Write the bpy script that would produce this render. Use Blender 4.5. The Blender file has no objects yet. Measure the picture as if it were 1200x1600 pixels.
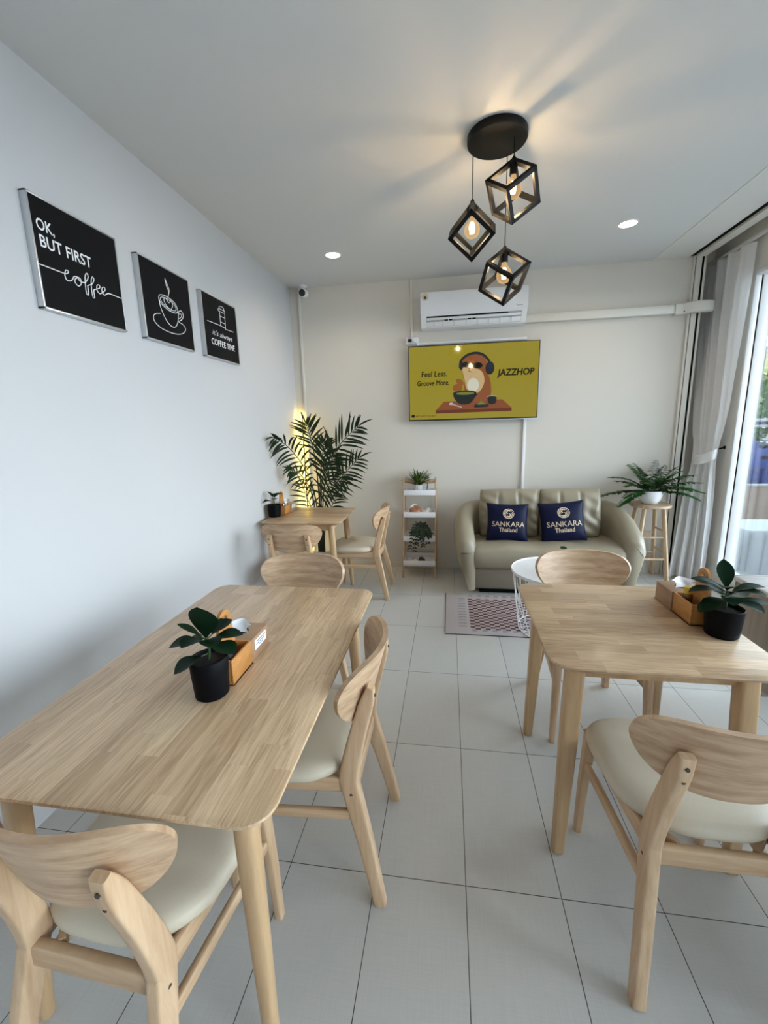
import bpy, bmesh, math, random
from mathutils import Vector, Matrix, noise
random.seed(7)
S = bpy.context.scene
COL = S.collection
PI = math.pi

# ------------------------------------------------------------------ camera, world, sun, exposure
cam_d = bpy.data.cameras.new('camera')
cam = bpy.data.objects.new('camera', cam_d)
COL.objects.link(cam)
ax = Vector((0.9885188, 0.14886621, -0.02587343))
ay = Vector((-0.00417146, 0.19805849, 0.98018133))
az = -Vector((-0.15104033, 0.96881974, -0.19640553))
cam.matrix_world = Matrix(((ax.x, ay.x, az.x, 0), (ax.y, ay.y, az.y, 0), (ax.z, ay.z, az.z, 1.48), (0, 0, 0, 1)))
cam_d.sensor_fit = 'VERTICAL'
cam_d.sensor_height = 24.0
cam_d.lens = 655.5 / 1600 * 24.0
cam_d.clip_start = 0.02
S.camera = cam

S.view_settings.view_transform = 'Standard'
S.view_settings.look = 'None'
S.view_settings.gamma = 1
S.view_settings.exposure = -0.13
S.cycles.use_denoising = True
S.cycles.max_bounces = 12
S.cycles.diffuse_bounces = 8
S.cycles.glossy_bounces = 4
S.cycles.transparent_max_bounces = 16
S.cycles.sample_clamp_indirect = 6.0

world = bpy.data.worlds.new('sky')
S.world = world
world.use_nodes = True
wn = world.node_tree
wn.nodes.clear()
w_out = wn.nodes.new('ShaderNodeOutputWorld')
w_bg = wn.nodes.new('ShaderNodeBackground')
w_tc = wn.nodes.new('ShaderNodeTexCoord')
w_sep = wn.nodes.new('ShaderNodeSeparateXYZ')
w_rmp = wn.nodes.new('ShaderNodeValToRGB')
wn.links.new(w_tc.outputs['Generated'], w_sep.inputs[0])
wn.links.new(w_sep.outputs['Z'], w_rmp.inputs[0])
wn.links.new(w_rmp.outputs[0], w_bg.inputs[0])
wn.links.new(w_bg.outputs[0], w_out.inputs[0])
w_rmp.color_ramp.elements[0].position = 0.0
w_rmp.color_ramp.elements[0].color = (0.84, 0.92, 1.0, 1)
w_rmp.color_ramp.elements[1].position = 0.6
w_rmp.color_ramp.elements[1].color = (0.66, 0.83, 1.0, 1)
SKY = 14.0
w_bg.inputs[1].default_value = SKY

sun_d = bpy.data.lights.new('sun', 'SUN')
sun_d.energy = 1.0
sun_d.angle = 0.02
sun_d.color = (1.0, 0.95, 0.87)
sun = bpy.data.objects.new('sun', sun_d)
COL.objects.link(sun)
sun.rotation_euler = Vector((0.55, 0.35, -1.0)).to_track_quat('-Z', 'Y').to_euler()

def portal(name, loc, sx, sz, facing=(-1, 0, 0)):
    d = bpy.data.lights.new(name, 'AREA')
    d.shape = 'RECTANGLE'; d.size = sx; d.size_y = sz
    d.cycles.is_portal = True
    o = bpy.data.objects.new(name, d)
    COL.objects.link(o)
    o.location = loc
    o.rotation_euler = Vector(facing).to_track_quat('-Z', 'Z').to_euler()
WALL_L, WALL_R, WALL_B, CEIL = -1.564, 2.40, 4.32, 2.85
BACK = -2.6
WIN_Y0, WIN_Y1, WIN_Z0, WIN_Z1 = 0.15, 4.03, 0.10, 2.63
portal('window_portal', (WALL_R + 0.2, (WIN_Y0 + WIN_Y1) / 2, (WIN_Z0 + WIN_Z1) / 2), WIN_Y1 - WIN_Y0, WIN_Z1 - WIN_Z0)
ADDED_WIN_Y0, ADDED_WIN_Y1 = -2.45, -0.25  # span of the added window, out of view beside the camera
portal('added_window_portal', (WALL_R + 0.2, (ADDED_WIN_Y0 + ADDED_WIN_Y1) / 2, (WIN_Z0 + WIN_Z1) / 2), ADDED_WIN_Y1 - ADDED_WIN_Y0, WIN_Z1 - WIN_Z0)

# ------------------------------------------------------------------ materials
def new_mat(name):
    m = bpy.data.materials.new(name)
    m.use_nodes = True
    nt = m.node_tree
    return m, nt, nt.nodes['Principled BSDF']

def N(nt, typ, **kw):
    n = nt.nodes.new(typ)
    for k, v in kw.items():
        if k in n.inputs: n.inputs[k].default_value = v
        else: setattr(n, k, v)
    return n

def plain(name, col, rough=0.5, metal=0.0, spec=0.5, noise_amt=0.06, scale=30.0, bump=0.0, coat=0.0):
    m, nt, b = new_mat(name)
    tc = N(nt, 'ShaderNodeTexCoord')
    nz = N(nt, 'ShaderNodeTexNoise', Scale=scale, Detail=4.0)
    nt.links.new(tc.outputs['Object'], nz.inputs['Vector'])
    mx = N(nt, 'ShaderNodeMixRGB', blend_type='MIX')
    mx.inputs[1].default_value = tuple(c * (1 - noise_amt) for c in col) + (1,)
    mx.inputs[2].default_value = tuple(min(1, c * (1 + noise_amt)) for c in col) + (1,)
    nt.links.new(nz.outputs['Fac'], mx.inputs[0])
    nt.links.new(mx.outputs[0], b.inputs['Base Color'])
    b.inputs['Roughness'].default_value = rough
    b.inputs['Metallic'].default_value = metal
    b.inputs['Specular IOR Level'].default_value = spec
    b.inputs['Coat Weight'].default_value = coat
    if bump:
        bp = N(nt, 'ShaderNodeBump', Strength=bump, Distance=0.002)
        nt.links.new(nz.outputs['Fac'], bp.inputs['Height'])
        nt.links.new(bp.outputs[0], b.inputs['Normal'])
    return m

def emit(name, col, strength):
    m = bpy.data.materials.new(name); m.use_nodes = True
    nt = m.node_tree; nt.nodes.clear()
    o = N(nt, 'ShaderNodeOutputMaterial'); e = N(nt, 'ShaderNodeEmission')
    e.inputs[0].default_value = tuple(col) + (1,); e.inputs[1].default_value = strength
    nt.links.new(e.outputs[0], o.inputs[0])
    return m

def wood(name, c1, c2, stretch=(1, 1, 14), scale=18.0, rough=0.42, rings=0.0):
    m, nt, b = new_mat(name)
    tc = N(nt, 'ShaderNodeTexCoord')
    mp = N(nt, 'ShaderNodeMapping')
    mp.inputs['Scale'].default_value = tuple(1.0 / s for s in stretch)
    nt.links.new(tc.outputs['Object'], mp.inputs['Vector'])
    nz = N(nt, 'ShaderNodeTexNoise', Scale=scale * 2.2, Detail=6.0, Roughness=0.65, Distortion=0.4)
    nt.links.new(mp.outputs[0], nz.inputs['Vector'])
    fac = nz.outputs['Fac']
    if rings:
        wv = N(nt, 'ShaderNodeTexWave', wave_type='RINGS', rings_direction='Y', Scale=rings, Distortion=3.0, Detail=2.0)
        wv.inputs['Detail Scale'].default_value = 1.2
        nt.links.new(mp.outputs[0], wv.inputs['Vector'])
        mt = N(nt, 'ShaderNodeMath', operation='MULTIPLY_ADD')
        mt.inputs[1].default_value = 0.12
        nt.links.new(wv.outputs['Fac'], mt.inputs[0])
        nt.links.new(nz.outputs['Fac'], mt.inputs[2])
        sb = N(nt, 'ShaderNodeMath', operation='SUBTRACT'); sb.inputs[1].default_value = 0.06
        nt.links.new(mt.outputs[0], sb.inputs[0]); fac = sb.outputs[0]
    cr = N(nt, 'ShaderNodeValToRGB')
    cr.color_ramp.elements[0].position = 0.32; cr.color_ramp.elements[0].color = tuple(c1) + (1,)
    cr.color_ramp.elements[1].position = 0.68; cr.color_ramp.elements[1].color = tuple(c2) + (1,)
    nt.links.new(fac, cr.inputs[0])
    nt.links.new(cr.outputs[0], b.inputs['Base Color'])
    b.inputs['Roughness'].default_value = rough
    bp = N(nt, 'ShaderNodeBump', Strength=0.12, Distance=0.001)
    nt.links.new(nz.outputs['Fac'], bp.inputs['Height'])
    nt.links.new(bp.outputs[0], b.inputs['Normal'])
    return m

def butcher(name, along_y, ca, cb, seed=0.0, rough=0.33):
    """finger jointed stave board; object coordinates in metres"""
    m, nt, b = new_mat(name)
    tc = N(nt, 'ShaderNodeTexCoord')
    mp = N(nt, 'ShaderNodeMapping')
    mp.inputs['Location'].default_value = (seed, seed * 1.7, 0)
    if along_y: mp.inputs['Rotation'].default_value = (0, 0, PI / 2)
    nt.links.new(tc.outputs['Object'], mp.inputs['Vector'])
    br = N(nt, 'ShaderNodeTexBrick', offset=0.37, offset_frequency=2, squash=0.72, squash_frequency=3)
    br.inputs['Scale'].default_value = 1.0
    br.inputs['Brick Width'].default_value = 0.36
    br.inputs['Row Height'].default_value = 0.056
    br.inputs['Mortar Size'].default_value = 0.0
    br.inputs['Color1'].default_value = tuple(ca) + (1,)
    br.inputs['Color2'].default_value = tuple(cb) + (1,)
    nt.links.new(mp.outputs[0], br.inputs['Vector'])
    # a second random value per stave shifts its grain
    br2 = N(nt, 'ShaderNodeTexBrick', offset=0.37, offset_frequency=2, squash=0.72, squash_frequency=3)
    br2.inputs['Scale'].default_value = 1.0
    br2.inputs['Brick Width'].default_value = 0.36
    br2.inputs['Row Height'].default_value = 0.056
    br2.inputs['Mortar Size'].default_value = 0.0
    br2.inputs['Color1'].default_value = (0, 0, 0, 1); br2.inputs['Color2'].default_value = (9, 5, 7, 1)
    nt.links.new(mp.outputs[0], br2.inputs['Vector'])
    va = N(nt, 'ShaderNodeVectorMath', operation='ADD')
    nt.links.new(mp.outputs[0], va.inputs[0]); nt.links.new(br2.outputs['Color'], va.inputs[1])
    m2 = N(nt, 'ShaderNodeMapping'); m2.inputs['Scale'].default_value = (2.6, 42, 42)
    nt.links.new(va.outputs[0], m2.inputs['Vector'])
    nz = N(nt, 'ShaderNodeTexNoise', Scale=1.6, Detail=8.0, Roughness=0.66, Distortion=1.6)
    nt.links.new(m2.outputs[0], nz.inputs['Vector'])
    cr = N(nt, 'ShaderNodeValToRGB')
    cr.color_ramp.elements[0].position = 0.3; cr.color_ramp.elements[0].color = (0.66, 0.60, 0.52, 1)
    cr.color_ramp.elements[1].position = 0.60; cr.color_ramp.elements[1].color = (1.10, 1.10, 1.10, 1)
    nt.links.new(nz.outputs['Fac'], cr.inputs[0])
    mu = N(nt, 'ShaderNodeMixRGB', blend_type='MULTIPLY'); mu.inputs[0].default_value = 1.0
    nt.links.new(br.outputs['Color'], mu.inputs[1]); nt.links.new(cr.outputs[0], mu.inputs[2])
    nt.links.new(mu.outputs[0], b.inputs['Base Color'])
    b.inputs['Roughness'].default_value = rough
    b.inputs['Coat Weight'].default_value = 0.15
    b.inputs['Coat Roughness'].default_value = 0.2
    return m

M = {}
M['wall_white'] = plain('white wall paint', (0.505, 0.505, 0.51), 0.75, noise_amt=0.015, scale=180, bump=0.08)
M['wall_cream'] = plain('cream wall paint', (0.64, 0.605, 0.545), 0.75, noise_amt=0.02, scale=140, bump=0.08)
M['wall_nook'] = plain('warm grey wall paint', (0.72, 0.69, 0.64), 0.8, noise_amt=0.03, scale=90, bump=0.08)
M['ceiling'] = plain('ceiling paint', (0.61, 0.61, 0.60), 0.8, noise_amt=0.012, scale=160, bump=0.05)
M['strip'] = plain('beige board', (0.66, 0.65, 0.615), 0.6, noise_amt=0.03, scale=12)
M['trim_cream'] = plain('cream metal profile', (0.66, 0.64, 0.58), 0.4, noise_amt=0.02)
M['black_slot'] = plain('black rubber', (0.004, 0.004, 0.005), 0.8, spec=0.1)
M['black_metal'] = plain('matte black metal', (0.006, 0.006, 0.006), 0.5, spec=0.18)
M['white_metal'] = plain('white painted metal', (0.80, 0.80, 0.80), 0.3, noise_amt=0.01)
M['white_plastic'] = plain('white plastic', (0.80, 0.81, 0.83), 0.28, noise_amt=0.01)
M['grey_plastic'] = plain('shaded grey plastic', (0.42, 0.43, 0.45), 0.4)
M['dark_plastic'] = plain('dark plastic', (0.02, 0.02, 0.022), 0.35)
M['alu'] = plain('brushed aluminium', (0.62, 0.63, 0.65), 0.32, metal=0.9, noise_amt=0.03)
M['chrome'] = plain('chrome', (0.75, 0.75, 0.76), 0.12, metal=1.0)
M['black_board'] = plain('black printed board', (0.004, 0.004, 0.005), 0.6, spec=0.12, noise_amt=0.02)
M['white_ink'] = plain('white ink', (0.80, 0.80, 0.80), 0.6, noise_amt=0.01)
M['chair_wood'] = wood('pale rubberwood', (0.46, 0.29, 0.165), (0.64, 0.45, 0.285), stretch=(1, 1, 12), scale=16)
M['chair_rail'] = wood('pale rubberwood along rail', (0.43, 0.27, 0.155), (0.60, 0.42, 0.26), stretch=(12, 12, 1), scale=16)
M['chair_panel'] = wood('pale ash plywood', (0.40, 0.245, 0.14), (0.60, 0.42, 0.27), stretch=(9, 3, 1), scale=30, rings=7.0)
M['dowel'] = plain('dark dowel hole', (0.05, 0.03, 0.02), 0.6)
M['seat'] = plain('cream leatherette', (0.56, 0.49, 0.375), 0.45, spec=0.35, noise_amt=0.05, scale=260, bump=0.12)
M['table_y'] = butcher('stave table top lengthwise', True, (0.66, 0.475, 0.30), (0.47, 0.315, 0.185), 0.13)
M['table_x'] = butcher('stave table top crosswise', False, (0.62, 0.445, 0.28), (0.42, 0.28, 0.165), 0.61)
M['table_leg'] = wood('oiled rubberwood leg', (0.41, 0.26, 0.135), (0.56, 0.375, 0.205), stretch=(1, 1, 12), scale=14)
M['caddy_wood'] = wood('orange bamboo', (0.33, 0.135, 0.032), (0.52, 0.245, 0.07), stretch=(5, 5, 1), scale=20)
M['walnut'] = wood('brown walnut veneer', (0.235, 0.135, 0.075), (0.36, 0.225, 0.135), stretch=(6, 6, 1), scale=20)
M['stool_wood'] = wood('beech stool wood', (0.44, 0.30, 0.185), (0.60, 0.44, 0.29), stretch=(1, 1, 12), scale=14)
M['shelf_wood'] = wood('shelf beech', (0.36, 0.23, 0.13), (0.50, 0.34, 0.21), stretch=(1, 1, 10), scale=16)
M['shelf_white'] = plain('white shelf board', (0.76, 0.755, 0.78), 0.45, noise_amt=0.02)
M['tissue'] = plain('tissue paper', (0.82, 0.83, 0.86), 0.9, noise_amt=0.03)
M['label'] = plain('white label', (0.80, 0.81, 0.85), 0.6, noise_amt=0.01)
M['label_ink'] = plain('grey blue label ink', (0.11, 0.12, 0.17), 0.6)
M['pot_black'] = plain('black plastic pot', (0.003, 0.003, 0.004), 0.5, spec=0.09)
M['pot_white'] = plain('white ceramic', (0.80, 0.81, 0.83), 0.2, noise_amt=0.01)
M['soil'] = plain('dark soil', (0.012, 0.009, 0.007), 0.95, noise_amt=0.5, scale=120, bump=0.6)
M['leaf_dark'] = plain('dark glossy leaf', (0.004, 0.019, 0.007), 0.5, spec=0.10, noise_amt=0.35, scale=14)
M['leaf_mid'] = plain('fern green leaf', (0.022, 0.090, 0.016), 0.5, spec=0.2, noise_amt=0.4, scale=22)
M['leaf_grass'] = plain('grass green leaf', (0.050, 0.105, 0.018), 0.5, spec=0.2, noise_amt=0.4, scale=22)
M['leaf_palm'] = plain('palm leaf', (0.012, 0.026, 0.008), 0.5, spec=0.18, noise_amt=0.4, scale=12)
M['leaf_grey'] = plain('grey green trailing leaf', (0.026, 0.040, 0.026), 0.5, spec=0.2, noise_amt=0.4, scale=25)
M['stem'] = plain('dark stem', (0.018, 0.016, 0.010), 0.6)
M['stem_green'] = plain('green stem', (0.03, 0.07, 0.02), 0.5)
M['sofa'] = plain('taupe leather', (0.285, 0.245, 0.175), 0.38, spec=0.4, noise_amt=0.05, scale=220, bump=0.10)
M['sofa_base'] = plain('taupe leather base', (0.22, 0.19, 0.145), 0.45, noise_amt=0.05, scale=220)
M['navy'] = plain('navy satin', (0.003, 0.005, 0.028), 0.5, spec=0.15, noise_amt=0.2, scale=9)
M['gold'] = plain('pale gold embroidery', (0.62, 0.49, 0.34), 0.5, noise_amt=0.04)
M['silver_pot'] = plain('silver ribbed pot', (0.72, 0.72, 0.76), 0.3, metal=0.5)
M['shell_brown'] = plain('brown shell', (0.33, 0.15, 0.08), 0.35, noise_amt=0.4, scale=40)
M['shell_white'] = plain('white shell', (0.72, 0.68, 0.63), 0.4, noise_amt=0.15, scale=40)
M['shell_dark'] = plain('dark shell', (0.06, 0.045, 0.04), 0.4, noise_amt=0.4, scale=40)
M['rug_base'] = plain('pale lilac grey rug', (0.47, 0.43, 0.44), 0.95, noise_amt=0.12, scale=260, bump=0.4)
M['rug_dash'] = plain('faded lilac rug weave', (0.31, 0.275, 0.29), 0.95, noise_amt=0.12, scale=260, bump=0.4)
M['rug_pink'] = plain('dusty pink rug weave', (0.42, 0.325, 0.32), 0.95, noise_amt=0.12, scale=260, bump=0.4)
M['rug_brown'] = plain('maroon rug weave', (0.055, 0.016, 0.018), 0.95, noise_amt=0.2, scale=260, bump=0.4)
M['rug_edge'] = plain('dark rug binding', (0.10, 0.09, 0.10), 0.95)
M['car_blue'] = plain('blue car paint', (0.004, 0.022, 0.16), 0.25, noise_amt=0.02, coat=0.6)
M['car_glass'] = plain('dark car glass', (0.02, 0.025, 0.03), 0.08)
M['rubber'] = plain('tyre rubber', (0.015, 0.015, 0.015), 0.8)
M['peach'] = plain('peach render', (0.17, 0.12, 0.09), 0.9, noise_amt=0.05)
M['concrete'] = plain('pale concrete', (0.22, 0.215, 0.21), 0.9, noise_amt=0.08, scale=6)
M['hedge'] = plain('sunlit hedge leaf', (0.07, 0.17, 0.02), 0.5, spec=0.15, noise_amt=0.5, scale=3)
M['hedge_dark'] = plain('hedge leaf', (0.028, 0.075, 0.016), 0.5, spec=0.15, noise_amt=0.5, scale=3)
M['bark'] = plain('bark', (0.10, 0.075, 0.05), 0.9, noise_amt=0.3)
M['bamboo'] = plain('yellow bamboo cane', (0.42, 0.40, 0.14), 0.5)
M['grey_wood'] = wood('grey taupe wood panel', (0.205, 0.165, 0.125), (0.30, 0.25, 0.20), stretch=(1, 1, 14), scale=12, rough=0.5)

def marble():
    m, nt, b = new_mat('white streaked stone')
    tc = N(nt, 'ShaderNodeTexCoord'); mp = N(nt, 'ShaderNodeMapping')
    mp.inputs['Scale'].default_value = (2.2, 14, 8)
    nt.links.new(tc.outputs['Object'], mp.inputs['Vector'])
    nz = N(nt, 'ShaderNodeTexNoise', Scale=1.4, Detail=6.0, Distortion=1.2)
    nt.links.new(mp.outputs[0], nz.inputs['Vector'])
    cr = N(nt, 'ShaderNodeValToRGB')
    cr.color_ramp.elements[0].position = 0.38; cr.color_ramp.elements[0].color = (0.50, 0.48, 0.47, 1)
    cr.color_ramp.elements[1].position = 0.62; cr.color_ramp.elements[1].color = (0.72, 0.70, 0.69, 1)
    nt.links.new(nz.outputs['Fac'], cr.inputs[0]); nt.links.new(cr.outputs[0], b.inputs['Base Color'])
    b.inputs['Roughness'].default_value = 0.25
    return m
M['marble'] = marble()
M['outdoor_white'] = plain('darkened white paint', (0.24, 0.25, 0.26), 0.6, noise_amt=0.05, scale=8)  # white darkened evenly so outdoor things keep detail in bright daylight

def floor_mat():
    m, nt, b = new_mat('grey fabric-look floor tile')
    tc = N(nt, 'ShaderNodeTexCoord')
    mp = N(nt, 'ShaderNodeMapping')
    mp.inputs['Location'].default_value = (-0.0626 + 0.2993 * 40, -2.3433 + 0.6064 * 40, 0)
    nt.links.new(tc.outputs['Object'], mp.inputs['Vector'])
    br = N(nt, 'ShaderNodeTexBrick', offset=0.0, squash=1.0)
    br.inputs['Scale'].default_value = 1.0
    br.inputs['Brick Width'].default_value = 0.2993
    br.inputs['Row Height'].default_value = 0.6064
    br.inputs['Mortar Size'].default_value = 0.0013
    br.inputs['Mortar Smooth'].default_value = 0.0
    br.inputs['Color1'].default_value = (0.53, 0.515, 0.485, 1)
    br.inputs['Color2'].default_value = (0.495, 0.483, 0.458, 1)
    br.inputs['Mortar'].default_value = (0.035, 0.033, 0.031, 1)
    nt.links.new(mp.outputs[0], br.inputs['Vector'])
    # woven linen print: two crossed streak noises
    outs = []
    for sc in ((160, 6, 1), (6, 160, 1)):
        mm = N(nt, 'ShaderNodeMapping'); mm.inputs['Scale'].default_value = sc
        nt.links.new(tc.outputs['Object'], mm.inputs['Vector'])
        nz = N(nt, 'ShaderNodeTexNoise', Scale=1.5, Detail=3.0)
        nt.links.new(mm.outputs[0], nz.inputs['Vector']); outs.append(nz.outputs['Fac'])
    ad = N(nt, 'ShaderNodeMath', operation='ADD')
    nt.links.new(outs[0], ad.inputs[0]); nt.links.new(outs[1], ad.inputs[1])
    mr = N(nt, 'ShaderNodeMapRange')
    mr.inputs['From Min'].default_value = 0.7; mr.inputs['From Max'].default_value = 1.3
    mr.inputs['To Min'].default_value = 0.955; mr.inputs['To Max'].default_value = 1.04
    nt.links.new(ad.outputs[0], mr.inputs['Value'])
    mu = N(nt, 'ShaderNodeMixRGB', blend_type='MULTIPLY'); mu.inputs[0].default_value = 1.0
    nt.links.new(br.outputs['Color'], mu.inputs[1]); nt.links.new(mr.outputs[0], mu.inputs[2])
    nt.links.new(mu.outputs[0], b.inputs['Base Color'])
    b.inputs['Roughness'].default_value = 0.42
    b.inputs['Specular IOR Level'].default_value = 0.45
    return m
M['floor'] = floor_mat()

def glass_mat(name, tint=(1, 1, 1), refl=1.0):
    m = bpy.data.materials.new(name); m.use_nodes = True
    nt = m.node_tree; nt.nodes.clear()
    o = N(nt, 'ShaderNodeOutputMaterial')
    t = N(nt, 'ShaderNodeBsdfTransparent'); t.inputs[0].default_value = tuple(tint) + (1,)
    g = N(nt, 'ShaderNodeBsdfGlossy'); g.inputs['Roughness'].default_value = 0.02
    f = N(nt, 'ShaderNodeFresnel', IOR=1.45)
    mm = N(nt, 'ShaderNodeMath', operation='MULTIPLY'); mm.inputs[1].default_value = refl
    mx = N(nt, 'ShaderNodeMixShader')
    nt.links.new(f.outputs[0], mm.inputs[0]); nt.links.new(mm.outputs[0], mx.inputs[0])
    nt.links.new(t.outputs[0], mx.inputs[1]); nt.links.new(g.outputs[0], mx.inputs[2])
    nt.links.new(mx.outputs[0], o.inputs[0])
    return m
M['glass'] = glass_mat('window glass', (0.97, 0.985, 0.98), 0.8)
def bulb_mat():
    m = bpy.data.materials.new('glowing amber bulb glass'); m.use_nodes = True
    nt = m.node_tree; nt.nodes.clear()
    o = N(nt, 'ShaderNodeOutputMaterial'); t = N(nt, 'ShaderNodeBsdfTransparent'); t.inputs[0].default_value = (0.97, 0.86, 0.66, 1)
    e = N(nt, 'ShaderNodeEmission'); e.inputs[0].default_value = (1.0, 0.66, 0.34, 1); e.inputs[1].default_value = 1.0
    lw = N(nt, 'ShaderNodeLayerWeight', Blend=0.35)
    mr = N(nt, 'ShaderNodeMapRange'); mr.inputs['To Min'].default_value = 0.28; mr.inputs['To Max'].default_value = 0.62
    mx = N(nt, 'ShaderNodeMixShader')
    nt.links.new(lw.outputs['Facing'], mr.inputs['Value']); nt.links.new(mr.outputs[0], mx.inputs[0])
    nt.links.new(t.outputs[0], mx.inputs[1]); nt.links.new(e.outputs[0], mx.inputs[2]); nt.links.new(mx.outputs[0], o.inputs[0])
    return m
M['bulb_glass'] = bulb_mat()

def sheer():
    m = bpy.data.materials.new('white sheer curtain cloth'); m.use_nodes = True
    nt = m.node_tree; b = nt.nodes['Principled BSDF']
    b.inputs['Base Color'].default_value = (0.90, 0.90, 0.91, 1); b.inputs['Roughness'].default_value = 0.9
    tr = N(nt, 'ShaderNodeBsdfTranslucent'); tr.inputs[0].default_value = (0.92, 0.92, 0.93, 1)
    mx = N(nt, 'ShaderNodeMixShader'); mx.inputs[0].default_value = 0.35
    out = nt.nodes['Material Output']
    nt.links.new(b.outputs[0], mx.inputs[1]); nt.links.new(tr.outputs[0], mx.inputs[2])
    nt.links.new(mx.outputs[0], out.inputs[0])
    return m
M['curtain'] = sheer()

# ------------------------------------------------------------------ mesh helpers
class MB:
    def __init__(s):
        s.v = []; s.f = []; s.m = []
    def add(s, vs, fs, mi=0, T=None):
        o = len(s.v)
        for p in vs:
            p = Vector(p)
            s.v.append(T @ p if T is not None else p)
        for f in fs:
            s.f.append(tuple(i + o for i in f)); s.m.append(mi)
        return s
    def box(s, lo, hi, mi=0, bev=0.0, T=None, seg=2):
        lo = Vector(lo); hi = Vector(hi)
        if bev <= 0:
            x0, y0, z0 = lo; x1, y1, z1 = hi
            vs = [(x0, y0, z0), (x1, y0, z0), (x1, y1, z0), (x0, y1, z0), (x0, y0, z1), (x1, y0, z1), (x1, y1, z1), (x0, y1, z1)]
            fs = [(0, 3, 2, 1), (4, 5, 6, 7), (0, 1, 5, 4), (1, 2, 6, 5), (2, 3, 7, 6), (3, 0, 4, 7)]
            return s.add(vs, fs, mi, T)
        bm = bmesh.new(); bmesh.ops.create_cube(bm, size=1.0)
        for v in bm.verts:
            v.co = Vector((lo[i] + (v.co[i] + 0.5) * (hi[i] - lo[i]) for i in range(3)))
        bmesh.ops.bevel(bm, geom=list(bm.edges) + list(bm.verts), offset=bev, segments=seg, profile=0.5, affect='EDGES')
        bm.verts.index_update()
        s.add([v.co.copy() for v in bm.verts], [[v.index for v in f.verts] for f in bm.faces], mi, T)
        bm.free(); return s
    def grid(s, pts, mi=0, wrap_u=False, wrap_v=False, T=None, flip=False):
        nu = len(pts); nv = len(pts[0])
        vs = [p for row in pts for p in row]; fs = []
        for i in range(nu if wrap_u else nu - 1):
            for j in range(nv if wrap_v else nv - 1):
                a = i * nv + j; b = i * nv + (j + 1) % nv
                c = ((i + 1) % nu) * nv + (j + 1) % nv; d = ((i + 1) % nu) * nv + j
                fs.append((a, d, c, b) if flip else (a, b, c, d))
        return s.add(vs, fs, mi, T)
    def loops(s, rings, mi=0, cap=True, T=None):
        """closed rings stacked one after the other, capped at both ends"""
        n = len(rings[0]); vs = [p for r in rings for p in r]; fs = []
        for i in range(len(rings) - 1):
            for j in range(n):
                k = (j + 1) % n
                fs.append((i * n + j, i * n + k, (i + 1) * n + k, (i + 1) * n + j))
        if cap:
            fs.append(tuple(reversed(range(n)))); o = (len(rings) - 1) * n
            fs.append(tuple(range(o, o + n)))
        return s.add(vs, fs, mi, T)
    def tube(s, path, r, seg=10, mi=0, T=None, cap=True):
        path = [Vector(p) for p in path]
        rr = r if isinstance(r, (list, tuple)) else [r] * len(path)
        rings = []; up = None
        for i, p in enumerate(path):
            t = (path[min(i + 1, len(path) - 1)] - path[max(i - 1, 0)])
            if t.length < 1e-9: t = Vector((0, 0, 1))
            t.normalize()
            if up is None:
                up = Vector((1, 0, 0)) if abs(t.x) < 0.8 else Vector((0, 1, 0))
            a = (up - t * up.dot(t)).normalized(); b = t.cross(a); up = a
            rings.append([p + (a * math.cos(2 * PI * k / seg) + b * math.sin(2 * PI * k / seg)) * rr[i] for k in range(seg)])
        return s.loops(rings, mi, cap, T)
    def sweep(s, path, size, side, mi=0, n=12, p=4.0, T=None):
        """rounded rectangular section swept along path; size = list of (half across side, half the other way)"""
        path = [Vector(q) for q in path]; side = Vector(side).normalized(); rings = []
        for i, q in enumerate(path):
            t = (path[min(i + 1, len(path) - 1)] - path[max(i - 1, 0)]).normalized()
            a = (side - t * side.dot(t)).normalized(); b = t.cross(a)
            ha, hb = size[i]; ring = []
            for k in range(n):
                th = 2 * PI * (k + 0.5) / n
                c, d = math.cos(th), math.sin(th)
                e = 2.0 / p
                ring.append(q + a * ha * math.copysign(abs(c) ** e, c) + b * hb * math.copysign(abs(d) ** e, d))
            rings.append(ring)
        return s.loops(rings, mi, True, T)
    def lathe(s, prof, seg=24, mi=0, T=None, cx=0.0, cy=0.0, cap=True):
        rings = [[(cx + r * math.cos(2 * PI * k / seg), cy + r * math.sin(2 * PI * k / seg), z) for k in range(seg)] for r, z in prof]
        return s.loops(rings, mi, cap, T)
    def prism(s, out, z0, z1, mi=0, T=None):
        n = len(out)
        vs = [(x, y, z0) for x, y in out] + [(x, y, z1) for x, y in out]
        fs = [tuple(reversed(range(n))), tuple(range(n, 2 * n))] + [(i, (i + 1) % n, n + (i + 1) % n, n + i) for i in range(n)]
        return s.add(vs, fs, mi, T)
    def build(s, name, mats, parent=None, smooth=40, loc=None):
        me = bpy.data.meshes.new(name)
        me.from_pydata([tuple(v) for v in s.v], [], s.f)
        if not isinstance(mats, (list, tuple)): mats = [mats]
        for m in mats: me.materials.append(M[m] if isinstance(m, str) else m)
        me.polygons.foreach_set('material_index', s.m)
        bm = bmesh.new(); bm.from_mesh(me)
        bmesh.ops.recalc_face_normals(bm, faces=bm.faces)
        bm.to_mesh(me); bm.free()
        if smooth:
            me.shade_smooth(); me.set_sharp_from_angle(angle=math.radians(smooth))
        o = bpy.data.objects.new(name, me); COL.objects.link(o)
        if parent is not None: o.parent = parent
        if loc is not None: o.location = loc
        return o

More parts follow.
